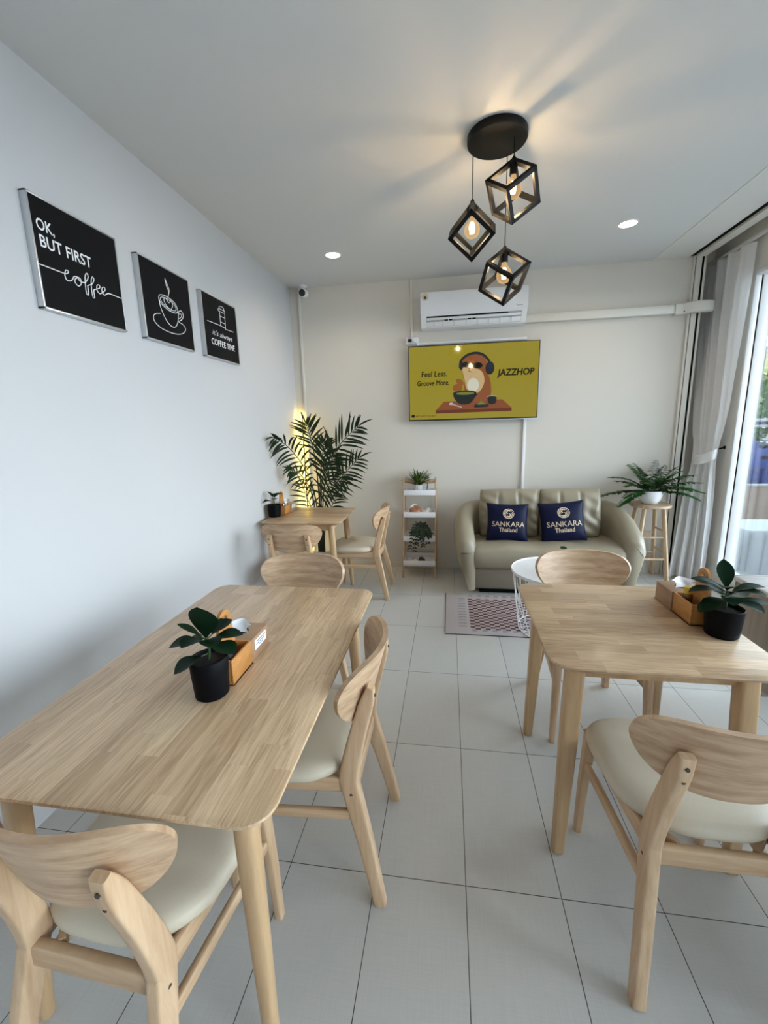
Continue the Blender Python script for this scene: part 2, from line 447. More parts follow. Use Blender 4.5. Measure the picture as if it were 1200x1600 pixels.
def thing(name, label, cat, loc=(0, 0, 0), rz=0.0, group=None):
    o = bpy.data.objects.new(name, None); COL.objects.link(o)
    o.empty_display_size = 0.1
    o.location = loc; o.rotation_euler = (0, 0, rz)
    o['label'] = label; o['category'] = cat
    if group: o['group'] = group
    return o
def tag(o, label, cat, group=None):
    o['label'] = label; o['category'] = cat
    if group: o['group'] = group
    return o
def struct(o):
    o['kind'] = 'structure'; return o
def dup(root, loc, rz, label):
    r = root.copy(); COL.objects.link(r); r.location = loc; r.rotation_euler = (0, 0, rz); r['label'] = label
    for ch in list(root.children):
        c = ch.copy(); COL.objects.link(c); c.parent = r
        for g in ch.children:
            d = g.copy(); COL.objects.link(d); d.parent = c
    return r
def text_verts(body, sx=1.0, sz=1.0, bold=0.0, align='CENTER', shear=0.0, space=1.0, res=3):
    """outline letters as flat triangles in x,z (height of a capital about 0.7)"""
    cu = bpy.data.curves.new('t', 'FONT'); cu.body = body; cu.align_x = align; cu.size = 1.0
    cu.offset = bold; cu.shear = shear; cu.space_character = space; cu.resolution_u = res
    cu.fill_mode = 'FRONT'
    ob = bpy.data.objects.new('t', cu)
    me = bpy.data.meshes.new_from_object(ob)
    vs = [(v.co.x * sx, v.co.y * sz) for v in me.vertices]; fs = [tuple(p.vertices) for p in me.polygons]
    bpy.data.objects.remove(ob); bpy.data.meshes.remove(me); bpy.data.curves.remove(cu)
    return vs, fs
def fit_text(body, x0, x1, z0, z1, bold=0.0, shear=0.0, space=1.0):
    vs, fs = text_verts(body, bold=bold, shear=shear, space=space)
    xs = [v[0] for v in vs]; zs = [v[1] for v in vs]
    ax_, bx_, az_, bz_ = min(xs), max(xs), min(zs), max(zs)
    return [(x0 + (x - ax_) / (bx_ - ax_) * (x1 - x0), z0 + (z - az_) / (bz_ - az_) * (z1 - z0)) for x, z in vs], fs
def smooth_path(pts, n=6):
    pts = [Vector(p) for p in pts]; out = []
    for i in range(len(pts) - 1):
        p0 = pts[max(i - 1, 0)]; p1 = pts[i]; p2 = pts[i + 1]; p3 = pts[min(i + 2, len(pts) - 1)]
        for k in range(n):
            t = k / n
            out.append(0.5 * ((2 * p1) + (p2 - p0) * t + (2 * p0 - 5 * p1 + 4 * p2 - p3) * t * t + (3 * p1 - p0 - 3 * p2 + p3) * t ** 3))
    out.append(pts[-1]); return out
def rrect(x0, x1, y0, y1, r, n=6):
    out = []
    for cx, cy, a0 in ((x1 - r, y1 - r, 0), (x0 + r, y1 - r, 90), (x0 + r, y0 + r, 180), (x1 - r, y0 + r, 270)):
        for k in range(n + 1):
            a = math.radians(a0 + 90 * k / n); out.append((cx + r * math.cos(a), cy + r * math.sin(a)))
    return out
def leaf(mb, base, d, up, length, width, droop=0.3, fold=0.25, n=5, mi=0, shape=0.9, tip=0.0):
    """one leaf blade with a folded midrib, curving down along its length"""
    base = Vector(base); d = Vector(d).normalized(); up = Vector(up)
    side = d.cross(up)
    if side.length < 1e-4: side = d.cross(Vector((1, 0, 0.3)))
    side.normalize(); up = side.cross(d).normalized(); L = []; Cn = []; R = []; p = base.copy(); dd = d.copy()
    for i in range(n + 1):
        t = i / n
        w = width * (math.sin(PI * min(1, t ** shape)) ** 0.8 if 0 < t < 1 else 0.03)
        w = max(w, width * 0.03)
        s2 = dd.cross(up).normalized()
        L.append(p + s2 * w * 0.5 + up * fold * w * 0.5); Cn.append(p.copy()); R.append(p - s2 * w * 0.5 + up * fold * w * 0.5)
        dd = (dd + Vector((0, 0, -1)) * droop / n).normalized()
        up = (s2.cross(dd)).normalized()
        if up.dot(Vector((0, 0, 1))) < -0.9: up = -up
        p = p + dd * length / n
    mb.grid([L, Cn, R], mi)

# ------------------------------------------------------------------ the room
struct(MB().box((WALL_L, BACK, -0.06), (WALL_R + 0.15, 4.7, 0)).build('floor', 'floor', smooth=0))
struct(MB().box((WALL_L - 0.12, BACK - 0.1, -0.06), (WALL_L, 4.8, 3.1)).build('wall_left', 'wall_white', smooth=0))
struct(MB().box((WALL_L, WALL_B, 0), (2.165, WALL_B + 0.12, 3.05)).build('wall_back', 'wall_cream', smooth=0))
struct(MB().box((WALL_L - 0.1, BACK - 0.12, -0.06), (WALL_R + 0.15, BACK, 3.1)).build('wall_front', 'wall_white', smooth=0))
struct(MB().box((WALL_L, BACK, CEIL), (1.745, WALL_B + 0.1, CEIL + 0.06)).build('ceiling', 'ceiling', smooth=0))
nk = MB()
nk.box((2.165, 4.62, 0), (WALL_R + 0.15, 4.74, 3.1))
nk.box((2.16, 4.44, 0), (2.165, 4.62, 3.1))
nk.box((WALL_R, WIN_Y1, 0), (WALL_R + 0.15, 4.62, 3.1))
nk.box((WALL_R, BACK, WIN_Z1), (WALL_R + 0.15, WIN_Y1, 3.1))
nk.box((WALL_R, BACK, -0.06), (WALL_R + 0.15, WIN_Y1, WIN_Z0))
nk.box((WALL_R, BACK, WIN_Z0), (WALL_R + 0.15, ADDED_WIN_Y0, WIN_Z1)); nk.box((WALL_R, ADDED_WIN_Y1, WIN_Z0), (WALL_R + 0.15, WIN_Y0, WIN_Z1))
struct(nk.build('wall_right', 'wall_nook', smooth=0))
struct(MB().box((2.09, BACK, 2.99), (WALL_R + 0.15, 4.75, 3.05)).build('ceiling_recess', 'wall_nook', smooth=0))
# board strip along the ceiling, black shutter slot, pale track, shutter guide post
tr = MB().box((1.745, BACK, CEIL - 0.004), (2.03, WALL_B, CEIL + 0.06))
struct(tr.build('trim_1', 'strip', smooth=0))
struct(MB().box((2.03, BACK, CEIL + 0.01), (2.085, WALL_B, CEIL + 0.06)).build('trim_2', 'black_slot', smooth=0))
struct(MB().box((2.085, BACK, CEIL - 0.01), (2.16, WALL_B + 0.1, CEIL + 0.2), 0, 0.003).build('trim_3', 'trim_cream', smooth=0))
gp = MB()
gp.box((2.068, 4.295, 0), (2.084, 4.325, CEIL))
gp.box((2.088, 4.285, 0), (2.130, 4.33, CEIL), 0, 0.002)
gp.box((2.147, 4.285, 0), (2.165, 4.45, CEIL), 0, 0.002)
gp.box((2.130, 4.287, 0), (2.147, 4.45, CEIL), 1)
gp.box((2.084, 4.294, 0), (2.088, 4.33, CEIL), 1)
struct(gp.build('trim_4', ['trim_cream', 'black_slot'], smooth=0))
struct(MB().box((WALL_L, WALL_B - 0.008, 0), (2.06, WALL_B, 0.055)).build('baseboard_back', 'wall_cream', smooth=0))

# ------------------------------------------------------------------ window: frames, black gasket, panes
def window_unit(idx, y0, y1):
    """deep aluminium frame; its side jambs show a black seal between an inner and an outer leaf"""
    f = MB(); x0, x1 = WALL_R - 0.006, WALL_R + 0.125
    xa, xb = x0 + 0.044, x0 + 0.056
    for ya, yb in ((y1 - 0.020, y1), (y0, y0 + 0.020)):
        f.box((x0, ya, WIN_Z0), (xa, yb, WIN_Z1), 0, 0.002); f.box((xb, ya, WIN_Z0), (x1, yb, WIN_Z1), 0, 0.002)
    f.box((x0, y0 + 0.02, WIN_Z1 - 0.045), (x1, y1 - 0.02, WIN_Z1), 0, 0.003)
    f.box((x0, y0 + 0.02, WIN_Z0), (x1, y1 - 0.02, WIN_Z0 + 0.045), 0, 0.003)
    wo = struct(f.build('window_%d' % idx, 'white_metal', smooth=30))
    for ya, yb in ((y1 - 0.016, y1), (y0, y0 + 0.016)):
        MB().box((xa, ya, WIN_Z0 + 0.045), (xb, yb, WIN_Z1 - 0.045)).build('gasket', 'black_slot', wo, 0)
    MB().box((x1 - 0.022, y0 + 0.020, WIN_Z0 + 0.045), (x1 - 0.016, y1 - 0.020, WIN_Z1 - 0.045)).build('pane', 'glass', wo, 0)
ny = 3
for i in range(ny):
    h = (WIN_Y1 - WIN_Y0) / ny
    window_unit(i + 1, WIN_Y1 - (i + 1) * h, WIN_Y1 - i * h)
window_unit(4, ADDED_WIN_Y0, ADDED_WIN_Y1)  # unseen window, added to bring daylight onto the near floor

# ------------------------------------------------------------------ tables
def make_table(name, label, w, d, mat, loc, leg_spots, r=0.065, leg_r=(0.026, 0.017), square=False):
    t = thing(name, label, 'table', loc)
    H = 0.75
    top = MB(); rings = []
    for ins, z in ((0.016, H - 0.022), (0.004, H - 0.012), (0.0, H - 0.006), (0.0015, H - 0.0015), (0.005, H)):
        rings.append([(x, y, z) for x, y in rrect(-w / 2 + ins, w / 2 - ins, -d / 2 + ins, d / 2 - ins, r - ins * 0.5, 8)])
    top.loops(rings); top.build('table_top', mat, t, 30)
    ap = MB(); a = 0.10
    x0, x1, y0, y1 = -w / 2 + a, w / 2 - a, -d / 2 + a, d / 2 - a
    for lo, hi in (((x0, y0 - 0.01, H - 0.082), (x1, y0 + 0.01, H - 0.022)), ((x0, y1 - 0.01, H - 0.082), (x1, y1 + 0.01, H - 0.022)),
                   ((x0 - 0.01, y0, H - 0.082), (x0 + 0.01, y1, H - 0.022)), ((x1 - 0.01, y0, H - 0.082), (x1 + 0.01, y1, H - 0.022))):
        ap.box(lo, hi, 0, 0.002)
    ap.build('apron', 'table_leg', t, 30)
    for sx in (-1, 1):
        for sy in (-1, 1):
            lg = MB()
            tx, ty = sx * (w / 2 - 0.095), sy * (d / 2 - 0.095)
            bx, by = sx * (w / 2 - leg_spots), sy * (d / 2 - leg_spots)
            rr = [leg_r[0], leg_r[0], (leg_r[0] + leg_r[1]) / 2, leg_r[1], leg_r[1] - 0.002]
            zz = [H - 0.022, 0.55, 0.28, 0.006, 0.0]
            path = []
            for z in zz:
                k = 1 - z / (H - 0.022); path.append((tx + (bx - tx) * k, ty + (by - ty) * k, z))
            if square:
                lg.sweep(path, [(q * 1.0, q * 1.0) for q in rr], (1, 0, 0), n=16, p=5.5)
            else:
                lg.sweep(path, [(q, q) for q in rr], (1, 0, 0), n=20, p=2.4)
            lo = lg.build('leg', 'table_leg', t, 50)
    return t
make_table('dining_table', 'long pale wood dining table at left with lengthwise staves', 0.765, 1.20, 'table_y', (-0.717, 1.205, 0), 0.068)
make_table('dining_table', 'square pale wood table at right, beside the grey panelled counter', 0.69, 0.72, 'table_x', (0.662, 1.585, 0), 0.07, r=0.075, square=True, leg_r=(0.028, 0.020))
make_table('dining_table', 'square pale wood table in the far corner before the palm', 0.67, 0.67, 'table_x', (-1.185, 3.475, 0), 0.06, r=0.05)

# ------------------------------------------------------------------ chairs (local: y forward, rear feet at -0.235, front feet +0.24)
def make_chair(loc, rz, label):
    t = thing('dining_chair', label, 'chair', loc, rz, 'pale wood dining chairs with cream seats')
    # seat cushion
    rings = []
    def outline(sc, z):
        out = []
        for k in range(40):
            th = 2 * PI * k / 40; c, s_ = math.cos(th), math.sin(th); e = 2 / 3.2
            x = math.copysign(abs(c) ** e, c); y = math.copysign(abs(s_) ** e, s_)
            half = 0.222 * (1 + 0.07 * y) - (0.03 if y < -0.5 else 0) * (-y - 0.5) * 2
            out.append((x * half * sc, 0.065 + y * 0.218 * sc, z - 0.010 * max(0, y - 0.55) / 0.45))
        return out
    for sc, z in ((0.90, 0.424), (0.97, 0.428), (1.0, 0.440), (1.0, 0.452), (0.975, 0.464), (0.90, 0.473), (0.72, 0.479), (0.4, 0.482), (0.08, 0.483)):
        rings.append(outline(sc, z))
    MB().loops(rings).build('seat', 'seat', t, 60)
    # backrest: curved plywood panel
    W = 0.232; yb = -0.214; zc = 0.700
    def lean(z): return -(z - zc) * 0.27
    n_u, n_v = 30, 10; front = []; back = []
    for i in range(n_u + 1):
        u = math.sin((i / n_u - 0.5) * PI)
        up = 0.036 + 0.072 * (1 - abs(u) ** 6) ** 0.5; dn = 0.036 - 0.146 * (1 - abs(u) ** 3.0) ** 0.62
        zoff = 0.0
        rf = []; rb = []
        for j in range(n_v + 1):
            z = zc + zoff + dn + (up - dn) * j / n_v
            y = yb + lean(z) + 0.085 * u * u
            slope = math.atan(2 * 0.085 * u / W)
            nx, ny_ = -math.sin(slope), math.cos(slope)
            rf.append((u * W + nx * 0.0085, y + ny_ * 0.0085, z)); rb.append((u * W - nx * 0.0085, y - ny_ * 0.0085, z))
        front.append(rf); back.append(rb)
    b = MB(); b.grid(front, flip=True); b.grid(back)
    for a_, b_ in ((front, back),):
        b.grid([[r[-1] for r in a_], [r[-1] for r in b_]]); b.grid([[r[0] for r in a_], [r[0] for r in b_]], flip=True)
        b.grid([a_[0], b_[0]]); b.grid([a_[-1], b_[-1]], flip=True)
    b.build('backrest', 'chair_panel', t, 35)
    for sx in (-1, 1):
        # rear leg with bent post
        pth = smooth_path([(sx * 0.195, -0.240, 0.0), (sx * 0.178, -0.198, 0.2), (sx * 0.161, -0.154, 0.38), (sx * 0.157, -0.147, 0.43), (sx * 0.152, -0.169, 0.54), (sx * 0.145, -0.207, 0.675), (sx * 0.142, -0.222, 0.730)], 4)
        n = len(pth); szs = []
        for i, p in enumerate(pth):
            z = p.z
            dep = 0.018 + 0.0125 * max(0, 1 - abs(z - 0.42) / 0.42)
            if z > 0.66: dep *= max(0.35, 1 - ((z - 0.66) / 0.070) ** 2 * 0.55)
            szs.append((0.0175, dep))
        lg = MB().sweep(pth, szs, (1, 0, 0), n=20, p=6).build('rear_leg', 'chair_wood', t, 50)
        for z0 in (0.702, 0.662, 0.375):
            i0 = min(range(n), key=lambda q: abs(pth[q].z - z0)); c0 = pth[i0]; y0 = c0.y - (z0 - c0.z) * (0.27 if z0 > .5 else -0.2); dep = szs[i0][1]
            dh = MB()
            if z0 > .5: dh.tube([(c0.x, y0 - dep - 0.0012, z0), (c0.x, y0 - dep + 0.004, z0)], 0.0050, 12)
            else: dh.tube([(c0.x + sx * 0.0182, y0, z0), (c0.x + sx * 0.012, y0, z0)], 0.0052, 12)
            dh.build('dowel_hole', 'dowel', lg, 30)
        # front leg
        MB().sweep([(sx * 0.205, 0.243, 0.0), (sx * 0.200, 0.236, 0.2), (sx * 0.192, 0.222, 0.424)], [(0.0125, 0.0135), (0.0155, 0.018), (0.018, 0.023)], (1, 0, 0), n=16, p=4.5).build('front_leg', 'chair_wood', t, 50)
        MB().sweep([(sx * 0.197, 0.225, 0.300), (sx * 0.170, -0.176, 0.300)], [(0.010, 0.016)] * 2, (1, 0, 0), n=12, p=5).build('side_stretcher', 'chair_rail', t, 50)
        MB().sweep([(sx * 0.188, 0.215, 0.398), (sx * 0.158, -0.150, 0.398)], [(0.011, 0.024)] * 2, (1, 0, 0), n=12, p=6).build('seat_rail', 'chair_rail', t, 50)
    MB().sweep([(-0.185, 0.215, 0.398), (0.185, 0.215, 0.398)], [(0.011, 0.024)] * 2, (0, 1, 0), n=12, p=6).build('front_rail', 'chair_rail', t, 50)
    for sx in (-1, 1):
        MB().sweep([(sx * 0.18, 0.12, 0.395), (sx * 0.09, 0.205, 0.395)], [(0.008, 0.018)] * 2, (1, 1, 0), n=8, p=6).build('corner_brace', 'chair_rail', t, 50)
        MB().sweep([(sx * 0.16, -0.07, 0.395), (sx * 0.09, -0.145, 0.395)], [(0.008, 0.018)] * 2, (1, 1, 0), n=8, p=6).build('corner_brace', 'chair_rail', t, 50)
    MB().sweep([(-0.160, -0.158, 0.385), (0.160, -0.158, 0.385)], [(0.013, 0.027)] * 2, (0, 1, 0), n=12, p=6).build('rear_rail', 'chair_rail', t, 50)
    return t
chair = make_chair((0.683, 1.140, 0), 0, 'chair with cream seat nearest the camera at the right table, back turned')
dup(chair, (0.695, 2.075, 0), PI, 'chair facing the camera at the right table, before the sofa and wire table')
dup(chair, (-0.728, 0.735, 0), -0.045, 'chair nearest the camera at the head of the long left table')
dup(chair, (-0.446, 1.241, 0), PI / 2, 'chair tucked sideways against the long side of the left table')
dup(chair, (-0.775, 1.910, 0), PI, 'chair at the far end of the long left table, facing the camera')
dup(chair, (-1.155, 3.045, 0), 0, 'chair with its back turned at the small far corner table')
dup(chair, (-0.762, 3.615, 0), PI / 2, 'chair standing sideways at the far corner table, beside the ladder shelf')

# ------------------------------------------------------------------ counter at the right edge
ct = thing('counter', 'low counter with pale stone top and grey wood panelled side, right edge', 'counter', (1.475, 2.34, 0))
MB().box((0, -1.65, 0.655), (0.80, 0.0, 0.68), 0, 0.003).build('counter_top', 'marble', ct, 30)
MB().box((0.012, -1.63, 0.20), (0.030, -0.012, 0.655), 0, 0.001).build('side_panel', 'grey_wood', ct, 30)
MB().box((0.10, -0.03, 0.0), (0.78, -0.012, 0.655), 0, 0.001).build('end_panel', 'grey_wood', ct, 30)
MB().box((0.10, -1.63, 0.0), (0.78, -1.612, 0.655), 0, 0.001).build('end_panel', 'grey_wood', ct, 30)

# ------------------------------------------------------------------ table-top sets: pot plant, caddy, tissue box
def rubber_plant(loc, rz, label, seed, leaves, pot_r=0.052, pot_h=0.115, sc=1.0):
    t = thing('potted_plant', label, 'plant', loc, rz, 'small plants in black pots on the tables')
    MB().lathe([(pot_r * 0.80, 0), (pot_r * 0.88, 0.004), (pot_r * 0.97, pot_h * 0.6), (pot_r, pot_h - 0.002), (pot_r * 0.97, pot_h), (pot_r * 0.93, pot_h - 0.004), (pot_r * 0.92, pot_h - 0.016)], 32).build('pot', 'pot_black', t, 40)
    MB().lathe([(pot_r * 0.915, pot_h - 0.02), (pot_r * 0.90, pot_h - 0.012), (0.01, pot_h - 0.008)], 24).build('soil', 'soil', t, 60)
    rnd = random.Random(seed)
    st = MB(); st.tube(smooth_path([(0, 0, pot_h - 0.012), (0.004, 0.002, pot_h + 0.02), (-0.002, 0.0, pot_h + 0.055 * sc)], 4), 0.0035, 8)
    fo = MB()
    for (az_, el, z0, L, w, dr) in leaves:
        a = math.radians(az_); e = math.radians(el)
        d = Vector((math.cos(a) * math.cos(e), math.sin(a) * math.cos(e), math.sin(e)))
        b0 = Vector((0.0, 0.0, pot_h + z0 * sc))
        tip = b0 + d * 0.018 * sc
        st.tube([b0, tip], 0.0022, 6)
        up = Vector((0, 0, 1)) if el < 70 else Vector((math.cos(a + PI), math.sin(a + PI), 0.2))
        leaf(fo, tip, d, up, L * sc, w * 1.15 * sc, dr, 0.22, 8, 0, 1.25)
    st.build('stem', 'stem_green', t, 50); fo.build('foliage', 'leaf_dark', t, 70)
    return t
LV = [(262, 80, 0.040, 0.100, 0.085, 0.0), (205, 15, 0.045, 0.080, 0.055, 0.6), (345, 8, 0.038, 0.085, 0.056, 0.5), (25, 16, 0.045, 0.080, 0.056, 0.5), (315, 28, 0.05, 0.070, 0.050, 0.8),
      (100, 25, 0.05, 0.080, 0.052, 0.5), (160, 10, 0.035, 0.080, 0.048, 0.6), (225, -8, 0.010, 0.078, 0.060, 0.4), (60, 30, 0.05, 0.070, 0.05, 0.4), (185, 38, 0.05, 0.075, 0.026, 0.3), (250, 35, 0.045, 0.065, 0.05, 0.9)]
rubber_plant((-0.662, 0.985, 0.75), 0, 'small rubber plant in black pot on the long left table', 1, LV)
LV2 = [(75, 58, 0.045, 0.110, 0.045, 0.3), (350, 5, 0.025, 0.125, 0.050, 0.3), (20, 16, 0.040, 0.120, 0.050, 0.55), (180, 24, 0.045, 0.105, 0.046, 0.8), (212, 10, 0.03, 0.095, 0.055, 0.9),
       (300, 20, 0.02, 0.095, 0.052, 0.7), (130, 30, 0.04, 0.09, 0.05, 0.6), (250, 25, 0.035, 0.085, 0.05, 0.8), (5, 30, 0.045, 0.110, 0.042, 0.7), (95, 15, 0.03, 0.09, 0.05, 0.6), (330, 35, 0.04, 0.09, 0.05, 0.9), (270, 40, 0.04, 0.08, 0.05, 0.8), (40, 8, 0.015, 0.115, 0.045, 0.5), (155, 40, 0.05, 0.095, 0.045, 0.9), (230, 48, 0.05, 0.085, 0.045, 1.0), (195, 0, 0.015, 0.085, 0.05, 0.6)]
rubber_plant((0.935, 1.495, 0.75), 0, 'leafy plant in black pot on the right table beside the counter', 2, LV2, pot_r=0.056, pot_h=0.102)
LV3 = [(215, 25, 0.02, 0.085, 0.085, 1.0), (235, 65, 0.045, 0.080, 0.05, 0.9), (30, 45, 0.05, 0.075, 0.06, 0.9), (350, 55, 0.05, 0.07, 0.055, 0.7), (300, 35, 0.035, 0.075, 0.055, 0.9), (90, 45, 0.045, 0.07, 0.05, 0.8)]
rubber_plant((-1.484, 3.375, 0.75), 0, 'small broad-leaved plant in black pot on the far corner table', 3, LV3, pot_r=0.058, pot_h=0.108)
rubber_plant((0.80, 2.90, 0.455), 0, 'small plant in black pot on the white wire table, behind a chair', 4, [(185, 35, 0.02, 0.09, 0.05, 0.8), (120, 62, 0.03, 0.065, 0.045, 1.2), (20, 35, 0.02, 0.08, 0.05, 0.8), (300, 30, 0.015, 0.08, 0.05, 0.9), (250, 40, 0.015, 0.07, 0.05, 0.9)], pot_r=0.056, pot_h=0.108)

def caddy(loc, rz, label, mirror=1):
    """open bamboo box with a tall holed back board; long side along local y"""
    t = thing('condiment_caddy', label, 'caddy', loc, rz, 'bamboo caddies on the tables')
    w, l, h, k = 0.115, 0.125, 0.080, 0.007
    bx = MB()
    bx.box((-w / 2, -l / 2, 0), (w / 2, l / 2, k), 0, 0.001)
    bx.box((w / 2 - k, -l / 2, 0), (w / 2, l / 2, h), 0, 0.001)
    bx.box((-w / 2, -l / 2, 0), (w / 2 - k, -l / 2 + k, h), 0, 0.001)
    bx.box((-w / 2, l / 2 - k, 0), (w / 2 - k, l / 2, h), 0, 0.001)
    bx.build('box', 'caddy_wood', t, 30)
    # back board with an oval finger hole, made as a ring of quads
    hb = MB(); n = 40; oc = (0.012, 0.172); outer = []; inner = []
    for i in range(n):
        th = 2 * PI * i / n; c, s_ = math.cos(th), math.sin(th)
        inner.append((oc[0] + 0.016 * c, oc[1] + 0.0125 * s_))
        if s_ >= 0:
            outer.append((oc[0] + 0.033 * c, oc[1] + 0.030 * s_))
        else:
            f = -s_
            outer.append((oc[0] + (0.033 + 0.0265 * min(1, f * 1.6)) * c / max(abs(c), 0.35) * min(1, abs(c) / 0.35), oc[1] - 0.172 * min(1, f * 1.35)))
    x0 = -0.0045
    rings = [[(x0, p[0], p[1]) for p in inner], [(x0, p[0], p[1]) for p in outer], [(x0 + 0.009, p[0], p[1]) for p in outer], [(x0 + 0.009, p[0], p[1]) for p in inner]]
    hb.grid(rings, 0, wrap_u=True, wrap_v=True)
    hb.build('back_board', 'caddy_wood', t, 30)
    return t
def tissue_box(loc, rz, label):
    t = thing('tissue_box', label, 'tissue box', loc, rz, 'walnut tissue boxes on the tables')
    w, l, h = 0.125, 0.125, 0.078
    MB().box((-w / 2, -l / 2, 0), (w / 2, l / 2, h), 0, 0.0015).box((-w / 2 - 0.0015, -l / 2 - 0.0015, 0.0), (w / 2 + 0.004, l / 2 + 0.004, 0.005), 0, 0.001).build('box', 'walnut', t, 30)
    MB().lathe([(0.022, h - 0.001), (0.022, h + 0.0006), (0.001, h + 0.0007)], 20).build('slot', 'black_slot', t, 40)
    ts = MB(); rows = []
    for i in range(9):
        u = i / 8 - 0.5; row = []
        for j in range(9):
            v = j / 8
            wd = 0.018 + 0.024 * v
            row.append((u * 2 * wd + 0.006 * math.sin(v * 5 + u * 3), 0.020 * v * math.cos(u * 3) - 0.010 + 0.008 * math.sin(u * 7 + 1) * v, h - 0.004 + 0.052 * v - 0.010 * v * v - abs(u) * 0.012 * v))
        rows.append(row)
    ts.grid(rows); ts.build('tissue', 'tissue', t, 80)
    lb = MB(); lb.box((w / 2, -0.040, 0.034), (w / 2 + 0.0008, 0.042, 0.066))
    lb.box((w / 2 + 0.0008, -0.028, 0.056), (w / 2 + 0.0011, 0.036, 0.0595), 1)
    lb.box((w / 2 + 0.0008, -0.032, 0.048), (w / 2 + 0.0011, 0.030, 0.0515), 1)
    lb.box((w / 2 + 0.0008, -0.012, 0.040), (w / 2 + 0.0011, 0.018, 0.0435), 1)
    lb.build('label_strip', ['label', 'label_ink'], t, 0)
    return t
def jar(loc, label, mats=('dark_plastic', 'chrome'), h=0.085, r=0.017, cat='jar', name='condiment_jar'):
    t = thing(name, label, cat, loc)
    MB().lathe([(r * 0.9, 0), (r, 0.004), (r, h * 0.72), (r * 0.85, h * 0.78)], 20).build('body', mats[0], t, 40)
    MB().lathe([(r * 0.92, h * 0.78), (r * 0.92, h * 0.97), (r * 0.75, h)], 20).build('lid', mats[1], t, 40)
    return t
caddy((-0.674, 1.085, 0.75), 0.0, 'orange bamboo caddy on the long left table')
tissue_box((-0.679, 1.208, 0.75), 0.0, 'walnut tissue box with white label on the long left table')
jar((-0.643, 1.052, 0.757), 'chrome-banded jar inside the caddy on the long left table', ('chrome', 'dark_plastic'))
jar((-0.704, 1.112, 0.757), 'dark jar deep inside the caddy on the long left table')
caddy((0.922, 1.615, 0.75), PI, 'orange bamboo caddy on the right table beside the counter')
tissue_box((0.922, 1.742, 0.75), 0, 'walnut tissue box with loose tissue on the right table')
M['yellow'] = plain('yellow plastic cap', (0.62, 0.40, 0.02), 0.4)
M['sauce'] = plain('amber sauce bottle', (0.16, 0.06, 0.015), 0.2)
jar((0.894, 1.640, 0.757), 'small sauce bottle with yellow cap in the right table caddy', ('sauce', 'yellow'), 0.108, 0.016, 'bottle', 'sauce_bottle')
caddy((-1.470, 3.500, 0.75), 0.0, 'orange bamboo caddy on the far corner table')
tissue_box((-1.470, 3.630, 0.75), 0.0, 'tissue box with upright tissue on the far corner table')
jar((-1.441, 3.470, 0.757), 'dark jar with chrome lid in the far corner caddy', h=0.095)
jar((-1.441, 3.522, 0.757), 'chrome topped jar in the far corner caddy nearer the tissue box', h=0.092)

# ------------------------------------------------------------------ wall pictures (canvas faces +x)
def picture(y0, y1, z0, z1, label):
    t = thing('framed_picture', label, 'picture', (WALL_L, (y0 + y1) / 2, (z0 + z1) / 2), 0, 'coffee pictures on the left wall')
    hw, hh, d = (y1 - y0) / 2, (z1 - z0) / 2, 0.030
    f = MB(); k = 0.007
    for lo, hi in (((0, -hw, -hh), (d, hw, -hh + k)), ((0, -hw, hh - k), (d, hw, hh)), ((0, -hw, -hh), (d, -hw + k, hh)), ((0, hw - k, -hh), (d, hw, hh))):
        f.box(lo, hi, 0, 0.001)
    f.build('frame', 'alu', t, 30)
    MB().box((0.001, -hw + k, -hh + k), (d - 0.003, hw - k, hh - k)).build('board', 'black_board', t, 0)
    hw -= k; hh -= k
    def P(u, v): return (d - 0.0022, -hw + u * 2 * hw, -hh + v * 2 * hh)
    return t, P
def flat_text(mb, P, body, x0, x1, z0, z1, bold=0.0, shear=0.0, space=1.0, mi=0):
    vs, fs = fit_text(body, x0, x1, z0, z1, bold, shear, space)
    mb.add([P(x, z) for x, z in vs], fs, mi)
def stroke(mb, P, pts, r, mi=0, n=6, closed=False):
    pp = [Vector(P(*p)) for p in pts]
    if closed: pp.append(pp[0])
    mb.tube(smooth_path(pp, n), r, 6, mi)
t, P = picture(1.523, 1.952, 1.966, 2.374, 'framed black sign with coffee lettering, nearest of three on left wall')
a = MB()
flat_text(a, P, 'OK,', 0.045, 0.225, 0.690, 0.812, 0.012)
flat_text(a, P, 'BUT FIRST', 0.055, 0.625, 0.555, 0.668, 0.012)
a.build('lettering', 'white_ink', t, 0)
a = MB()
stroke(a, P, [(0.004, 0.382), (0.15, 0.384), (0.262, 0.387), (0.300, 0.398), (0.318, 0.420), (0.288, 0.425), (0.268, 0.370), (0.286, 0.328), (0.34, 0.345), (0.378, 0.395), (0.42, 0.40), (0.385, 0.372), (0.380, 0.335), (0.414, 0.314), (0.450, 0.345), (0.452, 0.392), (0.425, 0.402), (0.440, 0.372), (0.500, 0.375), (0.553, 0.44), (0.545, 0.482), (0.515, 0.44), (0.502, 0.33), (0.503, 0.266), (0.525, 0.262), (0.532, 0.335), (0.535, 0.356), (0.595, 0.392), (0.628, 0.446), (0.612, 0.468), (0.588, 0.42), (0.576, 0.32), (0.580, 0.255), (0.602, 0.255), (0.605, 0.33), (0.640, 0.352), (0.690, 0.380), (0.692, 0.408), (0.660, 0.398), (0.650, 0.345), (0.680, 0.318), (0.726, 0.345), (0.762, 0.378), (0.760, 0.405), (0.730, 0.398), (0.716, 0.350), (0.745, 0.322), (0.790, 0.350), (0.830, 0.360), (0.993, 0.358)], 0.0020, n=4)
a.build('script_line', 'white_ink', t, 0)
t, P = picture(2.090, 2.515, 1.966, 2.370, 'framed black picture of a line-drawn cup, middle of three on left wall')
a = MB(); rr = 0.0021
